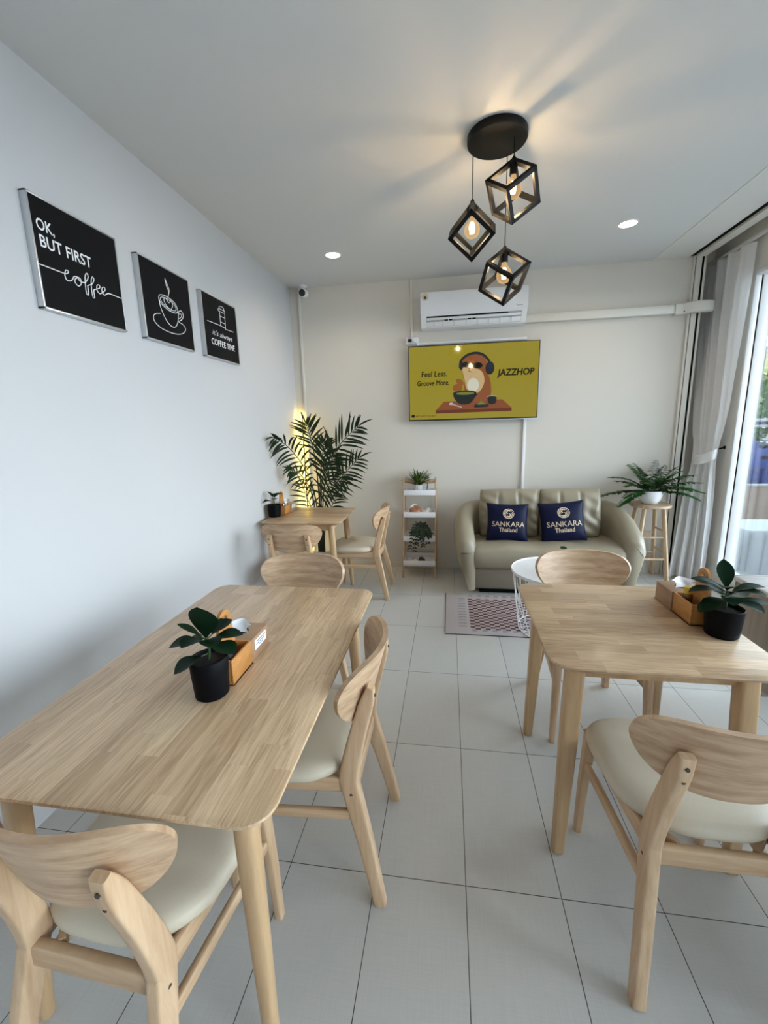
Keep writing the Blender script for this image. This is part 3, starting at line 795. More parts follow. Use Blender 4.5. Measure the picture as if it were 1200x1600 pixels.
stroke(a, P, [(0.505, 0.630), (0.535, 0.711), (0.500, 0.775), (0.482, 0.868)], rr); stroke(a, P, [(0.482, 0.868), (0.520, 0.80), (0.548, 0.735), (0.512, 0.650), (0.505, 0.630)], rr)
stroke(a, P, [(0.304, 0.570), (0.345, 0.618), (0.487, 0.632), (0.640, 0.590), (0.690, 0.505), (0.640, 0.455), (0.490, 0.455), (0.345, 0.505)], rr, closed=True)
stroke(a, P, [(0.335, 0.570), (0.38, 0.598), (0.49, 0.605), (0.62, 0.57), (0.655, 0.51), (0.61, 0.478), (0.49, 0.48), (0.37, 0.52)], rr * 0.8, closed=True)
stroke(a, P, [(0.304, 0.570), (0.325, 0.454), (0.399, 0.320), (0.500, 0.250), (0.602, 0.262), (0.676, 0.365), (0.700, 0.495)], rr)
stroke(a, P, [(0.700, 0.480), (0.760, 0.520), (0.810, 0.475), (0.778, 0.410), (0.690, 0.352)], rr)
stroke(a, P, [(0.700, 0.455), (0.745, 0.475), (0.768, 0.455), (0.750, 0.425), (0.700, 0.395)], rr * 0.7)
stroke(a, P, [(0.300, 0.365), (0.200, 0.335), (0.155, 0.285), (0.180, 0.220), (0.310, 0.168), (0.548, 0.155), (0.740, 0.195), (0.830, 0.270), (0.790, 0.325), (0.690, 0.345)], rr)
stroke(a, P, [(0.539, 0.465), (0.440, 0.515), (0.410, 0.575), (0.450, 0.605), (0.512, 0.560), (0.556, 0.600), (0.589, 0.551), (0.555, 0.49), (0.539, 0.465)], rr * 0.9)
a.build('cup_drawing', 'white_ink', t, 0)
t, P = picture(2.640, 3.085, 1.965, 2.362, 'framed black picture of a takeaway cup, farthest of three on left wall')
a = MB()
for pts in ([(0.10, 0.563), (0.48, 0.572)], [(0.48, 0.572), (0.485, 0.80)], [(0.64, 0.80), (0.622, 0.545)], [(0.622, 0.545), (0.88, 0.556)], [(0.49, 0.57), (0.62, 0.56)], [(0.455, 0.812), (0.64, 0.815)],
            [(0.455, 0.812), (0.458, 0.85), (0.64, 0.855), (0.64, 0.815)], [(0.472, 0.852), (0.50, 0.90), (0.61, 0.905), (0.63, 0.855)], [(0.482, 0.735), (0.638, 0.735)], [(0.482, 0.64), (0.632, 0.635)]):
    stroke(a, P, pts, rr, n=3)
a.build('cup_drawing', 'white_ink', t, 0)
a = MB()
flat_text(a, P, 'COFFEE TIME', 0.165, 0.872, 0.205, 0.310, 0.012)
a.build('lettering', 'white_ink', t, 0)
a = MB()
flat_text(a, P, 'it\u2019s always', 0.215, 0.820, 0.345, 0.455, -0.004, 0.25)
a.build('script_line', 'white_ink', t, 0)

# ------------------------------------------------------------------ television
TVX0, TVX1, TVZ0, TVZ1 = -0.386, 0.830, 1.536, 2.236
tv = thing('television', 'wall-mounted television showing a yellow cartoon slide', 'television', (0, 0, 0))
TY = 4.235
b = MB(); b.box((TVX0, TY, TVZ0), (TVX1, TY + 0.030, TVZ1), 0, 0.004); b.box((TVX0 + 0.25, TY + 0.03, TVZ0 + 0.12), (TVX1 - 0.25, TY + 0.075, TVZ1 - 0.2), 0, 0.005)
b.build('housing', 'dark_plastic', tv, 30)
for lo, hi in (((TVX0 - 0.003, TY + 0.004, TVZ0 - 0.006), (TVX1 + 0.003, TY + 0.028, TVZ0 + 0.001)), ((TVX0 - 0.004, TY + 0.004, TVZ0 + 0.001), (TVX0 + 0.001, TY + 0.028, TVZ1)), ((TVX1 - 0.001, TY + 0.004, TVZ0 + 0.001), (TVX1 + 0.004, TY + 0.028, TVZ1))):
    MB().box(lo, hi, 0, 0.001).build('edge_trim', 'alu', tv, 30)
b = MB(); b.box((0.15, TY + 0.07, 1.75), (0.30, WALL_B, 2.05)); b.build('wall_bracket', 'black_metal', tv, 0)
sx0, sx1, sz0, sz1 = TVX0 + 0.010, TVX1 - 0.010, TVZ0 + 0.014, TVZ1 - 0.010
def screen_emit(name, col, strength=1.0, grad=False):
    m = bpy.data.materials.new(name); m.use_nodes = True
    nt = m.node_tree; bs = nt.nodes['Principled BSDF']
    bs.inputs['Base Color'].default_value = (0.004, 0.004, 0.004, 1); bs.inputs['Roughness'].default_value = 0.06
    bs.inputs['Emission Color'].default_value = tuple(col) + (1,); bs.inputs['Emission Strength'].default_value = strength
    return m
TVM = {k: screen_emit('screen ' + k, c) for k, c in dict(yellow=(0.30, 0.245, 0.016), yellow_dim=(0.25, 0.20, 0.018), brown=(0.24, 0.075, 0.02), cream=(0.52, 0.38, 0.19), white=(0.60, 0.60, 0.48), black=(0.004, 0.004, 0.004),
        dark=(0.012, 0.014, 0.02), navy=(0.016, 0.022, 0.035), green=(0.16, 0.20, 0.03), wood=(0.22, 0.065, 0.016), wood_front=(0.12, 0.025, 0.008), bowl=(0.010, 0.014, 0.012), orange=(0.26, 0.09, 0.018), silver=(0.45, 0.43, 0.45)).items()}
keys = list(TVM)
MB().box((sx0, TY - 0.0005, sz0), (sx1, TY + 0.001, sz1)).build('screen', TVM['yellow'], tv, 0)
sc = MB(); layer = [0]
def PT(u, v): return (sx0 + u * (sx1 - sx0), TY - 0.0012 - 0.00022 * layer[0], sz0 + v * (sz1 - sz0))
def poly(pts, k, smoothed=0):
    layer[0] += 1
    pp = [Vector((p[0], p[1], 0)) for p in pts]
    if smoothed: pp = smooth_path(pp + [pp[0]], smoothed)[:-1]
    sc.add([PT(p.x, p.y) for p in pp], [tuple(range(len(pp)))], keys.index(k))
def ell(cx, cy, rx, ry, k, rot=0.0):
    cr, sr = math.cos(rot), math.sin(rot)
    poly([(cx + (rx * math.cos(q) * cr - ry * math.sin(q) * sr), cy + (rx * math.cos(q) * sr + ry * math.sin(q) * cr) * 1.0) for q in [2 * PI * i / 28 for i in range(28)]], k)
def line(pts, w, k):
    layer[0] += 1
    L = []; R = []; pp = smooth_path([Vector((p[0] * 1.75, p[1], 0)) for p in pts], 5)
    for i, p in enumerate(pp):
        t_ = (pp[min(i + 1, len(pp) - 1)] - pp[max(i - 1, 0)]).normalized(); n_ = Vector((-t_.y, t_.x, 0)) * w
        L.append(PT((p + n_).x / 1.75, (p + n_).y)); R.append(PT((p - n_).x / 1.75, (p - n_).y))
    sc.grid([L, R], keys.index(k))
poly([(0.211, 0.124), (0.277, 0.242), (0.735, 0.248), (0.810, 0.130)], 'wood')
poly([(0.211, 0.079), (0.211, 0.124), (0.810, 0.130), (0.810, 0.086)], 'wood_front')
poly([(0.418, 0.77), (0.440, 0.830), (0.499, 0.870), (0.554, 0.864), (0.59, 0.822), (0.613, 0.736), (0.619, 0.612), (0.638, 0.517), (0.648, 0.392), (0.640, 0.290), (0.60, 0.235), (0.522, 0.222), (0.460, 0.270), (0.438, 0.409), (0.438, 0.503), (0.424, 0.614), (0.410, 0.693)], 'brown', 5)
poly([(0.417, 0.677), (0.437, 0.706), (0.464, 0.711), (0.519, 0.690), (0.574, 0.631), (0.593, 0.536), (0.589, 0.459), (0.558, 0.367), (0.503, 0.33), (0.457, 0.407), (0.443, 0.502), (0.430, 0.598)], 'cream', 5)
ell(0.507, 0.455, 0.045, 0.095, 'white')
ell(0.384, 0.425, 0.038, 0.055, 'orange'); ell(0.402, 0.503, 0.026, 0.050, 'orange', 0.4)
line([(0.404, 0.690), (0.410, 0.786), (0.454, 0.856), (0.517, 0.883), (0.576, 0.859), (0.620, 0.785), (0.634, 0.718)], 0.017, 'dark')
ell(0.412, 0.725, 0.015, 0.060, 'dark'); ell(0.634, 0.675, 0.034, 0.088, 'dark'); ell(0.638, 0.675, 0.022, 0.062, 'navy')
ell(0.450, 0.735, 0.032, 0.038, 'black'); ell(0.540, 0.716, 0.038, 0.042, 'black'); line([(0.478, 0.742), (0.505, 0.736)], 0.010, 'black')
ell(0.478, 0.690, 0.012, 0.018, 'brown'); line([(0.462, 0.640), (0.474, 0.652), (0.480, 0.640), (0.492, 0.632)], 0.0035, 'black')
poly([(0.350, 0.345), (0.357, 0.290), (0.385, 0.225), (0.415, 0.198), (0.465, 0.196), (0.498, 0.225), (0.523, 0.290), (0.533, 0.345)], 'bowl', 3)
ell(0.442, 0.352, 0.093, 0.034, 'dark'); ell(0.445, 0.346, 0.072, 0.020, 'green')
poly([(0.618, 0.290), (0.692, 0.292), (0.688, 0.205), (0.672, 0.187), (0.640, 0.187), (0.624, 0.205)], 'bowl'); ell(0.655, 0.290, 0.037, 0.014, 'silver'); ell(0.655, 0.286, 0.031, 0.010, 'bowl')
poly([(0.512, 0.159), (0.525, 0.192), (0.623, 0.192), (0.637, 0.163), (0.620, 0.150), (0.53, 0.148)], 'dark')
poly([(0.540, 0.186), (0.570, 0.240), (0.588, 0.215), (0.612, 0.186)], 'green')
line([(0.335, 0.208), (0.420, 0.156)], 0.006, 'silver'); ell(0.335, 0.210, 0.016, 0.018, 'silver', -0.4)
line([(0.51, 0.80), (0.555, 0.80)], 0.004, 'orange')
ell(0.028, 0.052, 0.015, 0.022, 'black')
sc.build('picture', [TVM[k] for k in keys], tv, 0)
tx = MB(); layer[0] = 30
def tv_text(name, body, x0, x1, z0, z1, mat, dx=0.0012, shear=0.12):
    tx = MB(); vs, fs = fit_text(body, x0, x1, z0, z1, 0.0, shear)
    for k, (ox, oz) in enumerate(((0, 0), (dx, 0), (-dx, 0), (0, dx * 1.5), (0, -dx * 1.5))):
        tx.add([(p[0], p[1] - 0.00003 * k, p[2]) for p in [PT(x + ox, z + oz) for x, z in vs]], fs)
    tx.build(name, mat, tv, 0)
tv_text('caption', 'Feel Less.', 0.098, 0.300, 0.590, 0.664, TVM['black'])
tv_text('caption', 'Groove More.', 0.064, 0.318, 0.470, 0.540, TVM['black'])
tv_text('caption', 'JAZZHOP', 0.691, 0.969, 0.538, 0.652, TVM['black'], 0.0022)
tv_text('small_caption', 'BEST WITH THE BEAT', 0.050, 0.216, 0.040, 0.058, TVM['wood_front'], 0.0003)

# ------------------------------------------------------------------ air conditioner
ac = thing('air_conditioner', 'white wall-mounted air conditioner above the television', 'air conditioner', (0.215, WALL_B, 2.38))
hw = 0.470
def ac_sec(prof, x0, x1, name, mat):
    MB().loops([[(x, y, z) for y, z in prof] for x in (x0, x0 + 0.003, x1 - 0.003, x1)]).build(name, mat, ac, 35)
ac_sec([(0.0, 0.0), (-0.085, -0.006), (-0.120, 0.004), (-0.188, 0.098), (-0.196, 0.12), (-0.190, 0.275), (-0.165, 0.298), (0.0, 0.30)], -hw, hw, 'body', 'white_plastic')
ac_sec([(-0.19, 0.112), (-0.207, 0.108), (-0.209, 0.14), (-0.203, 0.27), (-0.190, 0.293), (-0.17, 0.293)], -hw - 0.002, hw + 0.002, 'front_panel', 'white_plastic')
# sloping outlet: plane through (-0.188, 0.098) and (-0.120, 0.004)
od = Vector((0, 0.068, -0.094)).normalized(); on = Vector((0, -0.094, -0.068)).normalized()
Tl = Matrix(((1, 0, 0, 0), (0, od.y, on.y, -0.188), (0, od.z, on.z, 0.098), (0, 0, 0, 1)))
MB().box((-hw + 0.05, 0.008, -0.002), (hw - 0.045, 0.108, 0.0012), 0, 0, Tl).build('air_slot', 'grey_plastic', ac, 0)
MB().box((-hw + 0.055, 0.012, 0.001), (hw - 0.16, 0.022, 0.0022), 0, 0, Tl).build('dark_gap', 'black_slot', ac, 0)
MB().box((-hw + 0.055, 0.024, 0.004), (hw - 0.05, 0.043, 0.009), 0, 0.001, Tl).build('louver', 'white_plastic', ac, 35)
MB().box((-hw + 0.050, 0.060, 0.002), (hw - 0.048, 0.104, 0.007), 0, 0.001, Tl).build('lower_vane', 'white_plastic', ac, 35)
for xx_ in (-0.35, -0.27, -0.17, -0.06, 0.04, 0.14, 0.24, 0.34):
    MB().box((xx_ - 0.002, 0.044, 0.001), (xx_ + 0.002, 0.104, 0.010), 0, 0, Tl).build('fin', 'grey_plastic', ac, 0)
for xx_ in (-0.22, -0.01):
    MB().box((xx_ - 0.035, 0.044, 0.001), (xx_ + 0.035, 0.056, 0.003), 0, 0, Tl).build('dark_gap', 'black_slot', ac, 0)
    MB().box((xx_ - 0.003, 0.020, 0.006), (xx_ + 0.003, 0.058, 0.012), 0, 0.001, Tl).build('louver_clip', 'white_plastic', ac, 30)
b = MB(); b.lathe([(0.030, 0), (0.030, 0.0008), (0.001, 0.0009)], 24, 0, Matrix.Translation((-hw + 0.042, -0.2078, 0.250)) @ Matrix.Rotation(PI / 2, 4, 'X'))
b.lathe([(0.012, 0.001), (0.012, 0.0014), (0.001, 0.0015)], 18, 1, Matrix.Translation((-hw + 0.042, -0.2078, 0.243)) @ Matrix.Rotation(PI / 2, 4, 'X'))
b.build('sticker', ['gold', 'dark_plastic'], ac, 30)
b = MB(); b.box((0.375, -0.2100, 0.128), (0.425, -0.2075, 0.135)); b.build('badge', 'grey_plastic', ac, 0)

# ------------------------------------------------------------------ cable ducts, power strip, security camera, downlights
def duct(name, lo, hi, label, cat='cable duct', mat='white_plastic', grp='cable ducts on the back wall'):
    return tag(MB().box(lo, hi, 0, 0.003).build(name, mat, None, 30), label, cat, grp)
duct('cable_duct', (-1.477, WALL_B - 0.022, 0.0), (-1.455, WALL_B, CEIL), 'thin pale vertical duct in the left corner behind the palm', mat='trim_cream')
duct('cable_duct', (-0.364, WALL_B - 0.020, 2.29), (-0.340, WALL_B, CEIL), 'short vertical duct from ceiling down to the power strip', mat='trim_cream')
duct('cable_duct', (0.715, WALL_B - 0.020, 0.45), (0.742, WALL_B, 1.60), 'vertical white duct from the television down behind the sofa')
duct('cable_duct', (-0.40, WALL_B - 0.022, 2.255), (0.72, WALL_B, 2.278), 'horizontal white duct along the top of the television')
pd = thing('pipe_duct', 'cream boxed pipe duct running right from the air conditioner', 'pipe duct', (0, 0, 0))
MB().box((0.680, WALL_B - 0.060, 2.392), (2.005, WALL_B, 2.462), 0, 0.006).build('straight_cover', 'trim_cream', pd, 35)
MB().sweep(smooth_path([(1.95, WALL_B - 0.035, 2.425), (2.02, WALL_B - 0.045, 2.425), (2.07, WALL_B - 0.078, 2.43), (2.14, WALL_B - 0.090, 2.43), (2.215, WALL_B - 0.070, 2.43)], 4), [(0.045, 0.036)] * 17, (0, 0, 1), n=16, p=8).build('elbow_cover', 'trim_cream', pd, 50)
for x, y in ((2.01, WALL_B - 0.078), (2.085, WALL_B - 0.115)):
    MB().lathe([(0.006, 0), (0.006, 0.003), (0.002, 0.004)], 10, 0, Matrix.Translation((x, y, 2.40)) @ Matrix.Rotation(PI / 2, 4, 'X')).build('screw', 'dark_plastic', pd, 30)
ps = thing('power_strip', 'white power socket with dark plug above the television corner', 'socket', (-0.345, WALL_B, 2.262))
MB().box((-0.065, -0.045, 0.0), (0.055, 0, 0.060), 0, 0.005).build('body', 'white_plastic', ps, 35)
MB().box((-0.045, -0.075, 0.020), (-0.005, -0.045, 0.048), 0, 0.006).build('plug', 'dark_plastic', ps, 35)
MB().tube(smooth_path([(-0.01, -0.065, 0.030), (0.03, -0.07, 0.015), (0.05, -0.06, -0.01), (0.06, -0.04, -0.03)], 4), 0.005, 8).build('cable', 'white_plastic', ps, 50)
cc = thing('security_camera', 'small security camera in the left back corner under the ceiling', 'camera', (-1.395, 4.25, CEIL))
MB().lathe([(0.035, 0), (0.035, -0.012), (0.02, -0.016)], 20).tube([(0, 0, -0.01), (0, 0, -0.05)], 0.010, 10).build('bracket', 'white_plastic', cc, 40)
Tc = Matrix.Translation((0.01, -0.03, -0.078)) @ Matrix.Rotation(math.radians(100), 4, 'X')
MB().lathe([(0.030, -0.05), (0.034, -0.04), (0.034, 0.040), (0.031, 0.045)], 24, 0, Tc).build('body', 'white_plastic', cc, 40)
MB().lathe([(0.031, 0.043), (0.031, 0.050), (0.026, 0.052)], 24, 0, Tc).build('lens', 'dark_plastic', cc, 40)
M['lamp_white'] = emit('downlight diffuser', (1.0, 0.90, 0.72), 5.0)
def downlight(x, y, label):
    t = thing('downlight', label, 'ceiling light', (x, y, CEIL), 0, 'recessed downlights')
    MB().lathe([(0.058, -0.004), (0.066, -0.004), (0.070, 0.0), (0.070, 0.004), (0.058, 0.004), (0.058, -0.004)], 32, cap=False).build('trim_ring', 'white_metal', t, 40)
    MB().lathe([(0.0575, 0.002), (0.0575, -0.002), (0.001, -0.0022)], 32).build('diffuser', 'lamp_white', t, 40)
    ld = bpy.data.lights.new('downlight_beam', 'SPOT'); ld.energy = 22; ld.color = (1.0, 0.86, 0.68); ld.spot_size = 2.6; ld.spot_blend = 0.8; ld.shadow_soft_size = 0.05
    lo = bpy.data.objects.new('downlight_beam', ld); COL.objects.link(lo); lo.parent = t; lo.location = (0, 0, -0.012)
downlight(-0.922, 3.605, 'round recessed downlight on the ceiling near the left wall')
downlight(1.248, 3.530, 'round recessed downlight on the ceiling at right')

# ------------------------------------------------------------------ pendant lamp
PC = Vector((0.226, 2.395, CEIL))
pl = thing('pendant_lamp', 'black three-cube pendant lamp with glowing bulbs', 'pendant lamp', PC)
MB().lathe([(0.140, 0.0), (0.142, -0.003), (0.142, -0.030), (0.138, -0.034), (0.01, -0.034)], 48).build('ceiling_plate', 'black_metal', pl, 40)
M['filament'] = emit('glowing filament', (1.0, 0.62, 0.26), 60.0)
def cube_pendant(px, py, ztop, edge, az0, attach):
    top = Vector((px, py, ztop)) - PC
    R3 = edge * math.sqrt(2 / 3); hz = edge / math.sqrt(3)
    bot = top + Vector((0, 0, -3 * hz))
    U = [top + Vector((R3 * math.cos(az0 + k * 2 * PI / 3), R3 * math.sin(az0 + k * 2 * PI / 3), -hz)) for k in range(3)]
    Lw = [top + Vector((R3 * math.cos(az0 + PI / 3 + k * 2 * PI / 3), R3 * math.sin(az0 + PI / 3 + k * 2 * PI / 3), -2 * hz)) for k in range(3)]
    fr = MB(); w = 0.0132; ctr = (top + bot) / 2
    edges = [(top, u) for u in U] + [(bot, l) for l in Lw] + [(U[k], Lw[k]) for k in range(3)] + [(U[k], Lw[(k - 1) % 3]) for k in range(3)]
    for a_, b_ in edges:
        d = (b_ - a_).normalized(); mid = (a_ + b_) / 2
        side = (mid - ctr).normalized()
        # square bar whose faces lie on the two cube faces it borders
        s1 = (Matrix.Rotation(PI / 4, 3, d) @ side)
        fr.sweep([a_ - d * w * 0.6, b_ + d * w * 0.6], [(w, w)] * 2, s1, n=4, p=200 if False else 2.0)
    cube = fr.build('cube_frame', 'black_metal', pl, 30)
    at = Vector((attach[0], attach[1], -0.034))
    MB().tube([at, Vector((top.x, top.y, top.z + 0.01))], 0.0022, 8).build('cord', 'black_metal', pl, 40)
    MB().lathe([(0.010, 0.0), (0.010, 0.012), (0.004, 0.020)], 12, 0, Matrix.Translation(top)).build('cord_grip', 'black_metal', pl, 40)
    MB().lathe([(0.006, 0.002), (0.018, -0.004), (0.019, -0.060), (0.017, -0.063)], 20, 0, Matrix.Translation(top)).build('lamp_holder', 'black_metal', pl, 40)
    bc = top + Vector((0, 0, -0.063))
    bl = MB().lathe([(0.012, 0.0), (0.013, -0.008), (0.020, -0.020), (0.034, -0.036), (0.040, -0.055), (0.038, -0.074), (0.028, -0.090), (0.012, -0.098), (0.001, -0.099)], 28, 0, Matrix.Translation(bc)).build('bulb', 'bulb_glass', pl, 60)
    f = MB()
    for k in range(6):
        a_ = k * PI / 3
        f.tube([bc + Vector((0.006 * math.cos(a_), 0.006 * math.sin(a_), -0.025)), bc + Vector((0.013 * math.cos(a_ + .3), 0.013 * math.sin(a_ + .3), -0.050)), bc + Vector((0.008 * math.cos(a_ + .5), 0.008 * math.sin(a_ + .5), -0.075))], 0.0032, 6)
    f.build('filament', 'filament', bl, 40)
    ld = bpy.data.lights.new('bulb_light', 'POINT'); ld.energy = 15.0; ld.color = (1.0, 0.80, 0.58); ld.shadow_soft_size = 0.012
    lo = bpy.data.objects.new('bulb_light', ld); COL.objects.link(lo); lo.parent = pl; lo.location = bc + Vector((0, 0, -0.05))
D2 = math.radians
cube_pendant(0.117, 2.475, 2.600, 0.150, D2(25), (0.117 - PC.x, 2.475 - PC.y))
cube_pendant(0.303, 2.360, 2.712, 0.150, D2(70), (0.303 - PC.x, 2.360 - PC.y))
cube_pendant(0.288, 2.500, 2.380, 0.150, D2(103), (0.288 - PC.x, 2.500 - PC.y))

# ------------------------------------------------------------------ corner lamp with yellow glow
cl = thing('corner_lamp', 'slim corner floor lamp glowing yellow behind the palm', 'floor lamp', (-1.490, 4.245, 0))
MB().box((-0.050, -0.050, 0), (0.050, 0.050, 0.018), 0, 0.004).build('base', 'dark_plastic', cl, 30)
MB().box((-0.006, -0.006, 0.018), (0.006, 0.006, 1.66), 0, 0.001).build('pole', 'black_metal', cl, 30)
M['yellow_led'] = emit('warm led strip', (1.0, 0.72, 0.14), 110.0)
Tled = Matrix.Rotation(PI / 4, 4, 'Z')
MB().box((-0.004, 0.0085, 0.05), (0.004, 0.0105, 1.64), 0, 0, Tled).build('light_strip', 'yellow_led', cl, 0)

# ------------------------------------------------------------------ palm
pm = thing('potted_palm', 'tall dark palm in a white pot in the far left corner', 'plant', (-1.305, 4.06, 0))
MB().lathe([(0.095, 0), (0.105, 0.006), (0.128, 0.12), (0.135, 0.21), (0.130, 0.215), (0.122, 0.205), (0.120, 0.185)], 36).build('pot', 'pot_white', pm, 40)
MB().lathe([(0.121, 0.175), (0.12, 0.190), (0.01, 0.196)], 30).build('soil', 'soil', pm, 50)
pst = MB(); pfo = MB(); rnd = random.Random(11)
def frond(ctrl, n_leaf, L, w, spread=52, start=0.3, droop=0.5, r0=0.007):
    pp = smooth_path(ctrl, 8); m = len(pp)
    pst.tube(pp, [r0 * (1 - 0.8 * i / (m - 1)) + 0.0012 for i in range(m)], 7)
    for k in range(n_leaf):
        f = start + (1 - start) * (k + 0.3) / n_leaf
        x = f * (m - 1); i = min(int(x), m - 2); p = pp[i].lerp(pp[i + 1], x - i)
        tdir = (pp[min(i + 2, m - 1)] - pp[max(i - 1, 0)]).normalized()
        # leaflets spread in the plane that faces the room
        nrm = Vector((0.12, -1.0, 0.28)).normalized()
        sd = tdir.cross(nrm).normalized()
        ln = L * (0.55 + 0.75 * math.sin(PI * min(1, 0.18 + 0.82 * (k + 0.5) / n_leaf))) * rnd.uniform(0.9, 1.1)
        for s in (-1, 1):
            ang = math.radians(spread - 20 * k / n_leaf + rnd.uniform(-7, 7))
            d = (tdir * math.cos(ang) + sd * s * math.sin(ang) + nrm * rnd.uniform(-0.05, 0.22)).normalized()
            leaf(pfo, p, d, nrm, ln * 1.12, w * 1.2, droop * rnd.uniform(0.7, 1.3), 0.3, 6, 0, 0.75)
    leaf(pfo, pp[-1], (pp[-1] - pp[-3]), Vector((0, -1, 0.3)), L * 0.9, w, droop, 0.3, 5, 0, 0.8)
frond([(0.0, -0.01, 0.19), (-0.01, -0.04, 0.75), (-0.05, -0.16, 1.08), (-0.13, -0.36, 1.32), (-0.19, -0.55, 1.42)], 12, 0.155, 0.017, start=0.50, droop=1.0)
frond([(0.02, 0, 0.19), (0.03, 0, 0.8), (0.10, -0.04, 1.10), (0.28, -0.09, 1.34), (0.47, -0.14, 1.50)], 13, 0.185, 0.018, start=0.48, droop=0.5)
frond([(0.03, 0.02, 0.19), (0.04, 0.0, 0.6), (0.14, -0.04, 0.86), (0.30, -0.08, 1.05), (0.46, -0.12, 1.20)], 12, 0.175, 0.017, start=0.45, droop=0.6)
frond([(0.0, 0.02, 0.19), (0.0, 0.03, 0.8), (-0.02, 0.03, 1.2), (-0.06, 0.03, 1.42), (-0.09, 0.02, 1.54)], 9, 0.14, 0.019, start=0.58, droop=0.3)
frond([(-0.02, 0.02, 0.19), (0.0, 0.03, 0.7), (0.02, 0.05, 1.0), (0.05, 0.05, 1.22), (0.08, 0.05, 1.36)], 9, 0.14, 0.020, start=0.55, droop=0.4)
frond([(-0.02, -0.01, 0.19), (-0.03, -0.01, 0.45), (-0.06, -0.04, 0.68), (-0.10, -0.08, 0.84), (-0.13, -0.10, 0.96)], 7, 0.12, 0.015, start=0.45, droop=0.5)
frond([(0.04, -0.01, 0.19), (0.05, -0.02, 0.42), (0.10, -0.05, 0.60), (0.17, -0.10, 0.74), (0.22, -0.12, 0.84)], 7, 0.15, 0.016, start=0.45, droop=0.6)
frond([(0.01, -0.02, 0.19), (0.02, -0.03, 0.6), (0.07, -0.07, 0.84), (0.18, -0.12, 0.98), (0.32, -0.16, 1.00)], 10, 0.15, 0.016, start=0.48, droop=1.0)
frond([(0.0, -0.02, 0.19), (-0.01, -0.05, 0.6), (-0.03, -0.14, 0.90), (-0.08, -0.28, 1.08), (-0.13, -0.38, 1.12)], 9, 0.12, 0.015, start=0.52, droop=1.1)
frond([(0.02, 0.03, 0.19), (0.03, 0.04, 0.7), (0.07, 0.04, 0.95), (0.13, 0.03, 1.12), (0.19, 0.02, 1.24)], 9, 0.15, 0.018, start=0.5, droop=0.8)
for q in pfo.v + pst.v:      # leaves rest against the two walls instead of passing through them
    q.x = max(q.x, WALL_L + 0.012 + 1.305 + 0.02 * (q.z % 0.03)); q.y = min(q.y, WALL_B - 0.03 - 4.06)
pst.build('stem', 'stem', pm, 50); pfo.build('foliage', 'leaf_palm', pm, 70)
gb = tag(MB().box((-0.054, -0.05, 0), (0.054, 0.05, 0.235), 0, 0.004).build('storage_box', plain('mottled grey box', (0.20, 0.21, 0.21), 0.4, noise_amt=0.9, scale=40), None, 30), 'small mottled grey box on the floor beside the palm pot', 'box')
gb.location = (-1.507, 4.075, 0)

# ------------------------------------------------------------------ ladder shelf and what stands on it
SH = thing('ladder_shelf', 'narrow four-tier ladder shelf with white trays, left of the sofa', 'shelf', (-0.283, 0, 0))
def yf(z): return 3.985 + 0.20 * z
for sx in (-1, 1):
    MB().sweep([(sx * 0.160, yf(0), 0), (sx * 0.160, yf(0.985), 0.985)], [(0.009, 0.015)] * 2, (1, 0, 0), n=12, p=6).build('front_leg', 'shelf_wood', SH, 40)
    MB().sweep([(sx * 0.160, 4.285, 0), (sx * 0.160, 4.270, 0.86)], [(0.009, 0.013)] * 2, (1, 0, 0), n=12, p=6).build('rear_leg', 'shelf_wood', SH, 40)
MB().box((-0.151, yf(0.955) - 0.006, 0.935), (0.151, yf(0.955) + 0.006, 0.972), 0, 0.002).build('top_rail', 'shelf_wood', SH, 30)
TRAY = [0.815, 0.600, 0.366, 0.126]
for z in TRAY:
    tb = MB(); y0 = yf(z) - 0.012; y1 = 4.262
    tb.box((-0.149, y0, z), (0.149, y1, z + 0.010), 0, 0.001)
    tb.box((-0.158, y0 - 0.010, z - 0.002), (0.158, y0, z + 0.050), 0, 0.001)
    tb.box((-0.149, y1, z), (0.149, y1 + 0.008, z + 0.050), 0, 0.001)
    tb.box((-0.149, y0, z), (-0.141, y1, z + 0.050), 0, 0.001); tb.box((0.141, y0, z), (0.149, y1, z + 0.050), 0, 0.001)
    tb.build('tray', 'shelf_white', SH, 30)
gp_ = thing('potted_grass', 'small spiky plant in silver ribbed pot on top of the ladder shelf', 'plant', (-0.298, yf(0.82) + 0.045, 0.825))
pr = MB(); rings = []
for r, z in ((0.046, 0), (0.050, 0.012), (0.052, 0.085), (0.054, 0.092), (0.046, 0.092), (0.044, 0.075)):
    rings.append([((r + 0.0016 * math.cos(16 * q)) * math.cos(q), (r + 0.0016 * math.cos(16 * q)) * math.sin(q), z) for q in [2 * PI * k / 64 for k in range(64)]])
pr.loops(rings); pr.build('pot', 'silver_pot', gp_, 60)
fo = MB(); rnd = random.Random(5)
for k in range(38):
    a_ = 2 * PI * k / 38 * 2.4 + rnd.uniform(-.2, .2); e = math.radians(rnd.uniform(25, 82))
    d = Vector((math.cos(a_) * math.cos(e), math.sin(a_) * math.cos(e) * 0.7, math.sin(e)))
    L = rnd.uniform(0.135, 0.20); 
    leaf(fo, (0.02 * math.cos(a_), 0.02 * math.sin(a_), 0.075), d, (0, 0, 1), L, 0.026, 0.6, 0.3, 6, 0, 0.75)
    for q in range(5):
        tt = 0.25 + 0.14 * q; p = Vector((0, 0, 0.08)) + d * L * tt
        sd = d.cross(Vector((0, 0, 1))).normalized()
        for s in (-1, 1): leaf(fo, p + Vector((0, 0, -0.02 * tt * tt)), (d * 0.5 + sd * s), (0, 0, 1), 0.032, 0.012, 0.3, 0.2, 3)
fo.build('foliage', 'leaf_grass', gp_, 70)
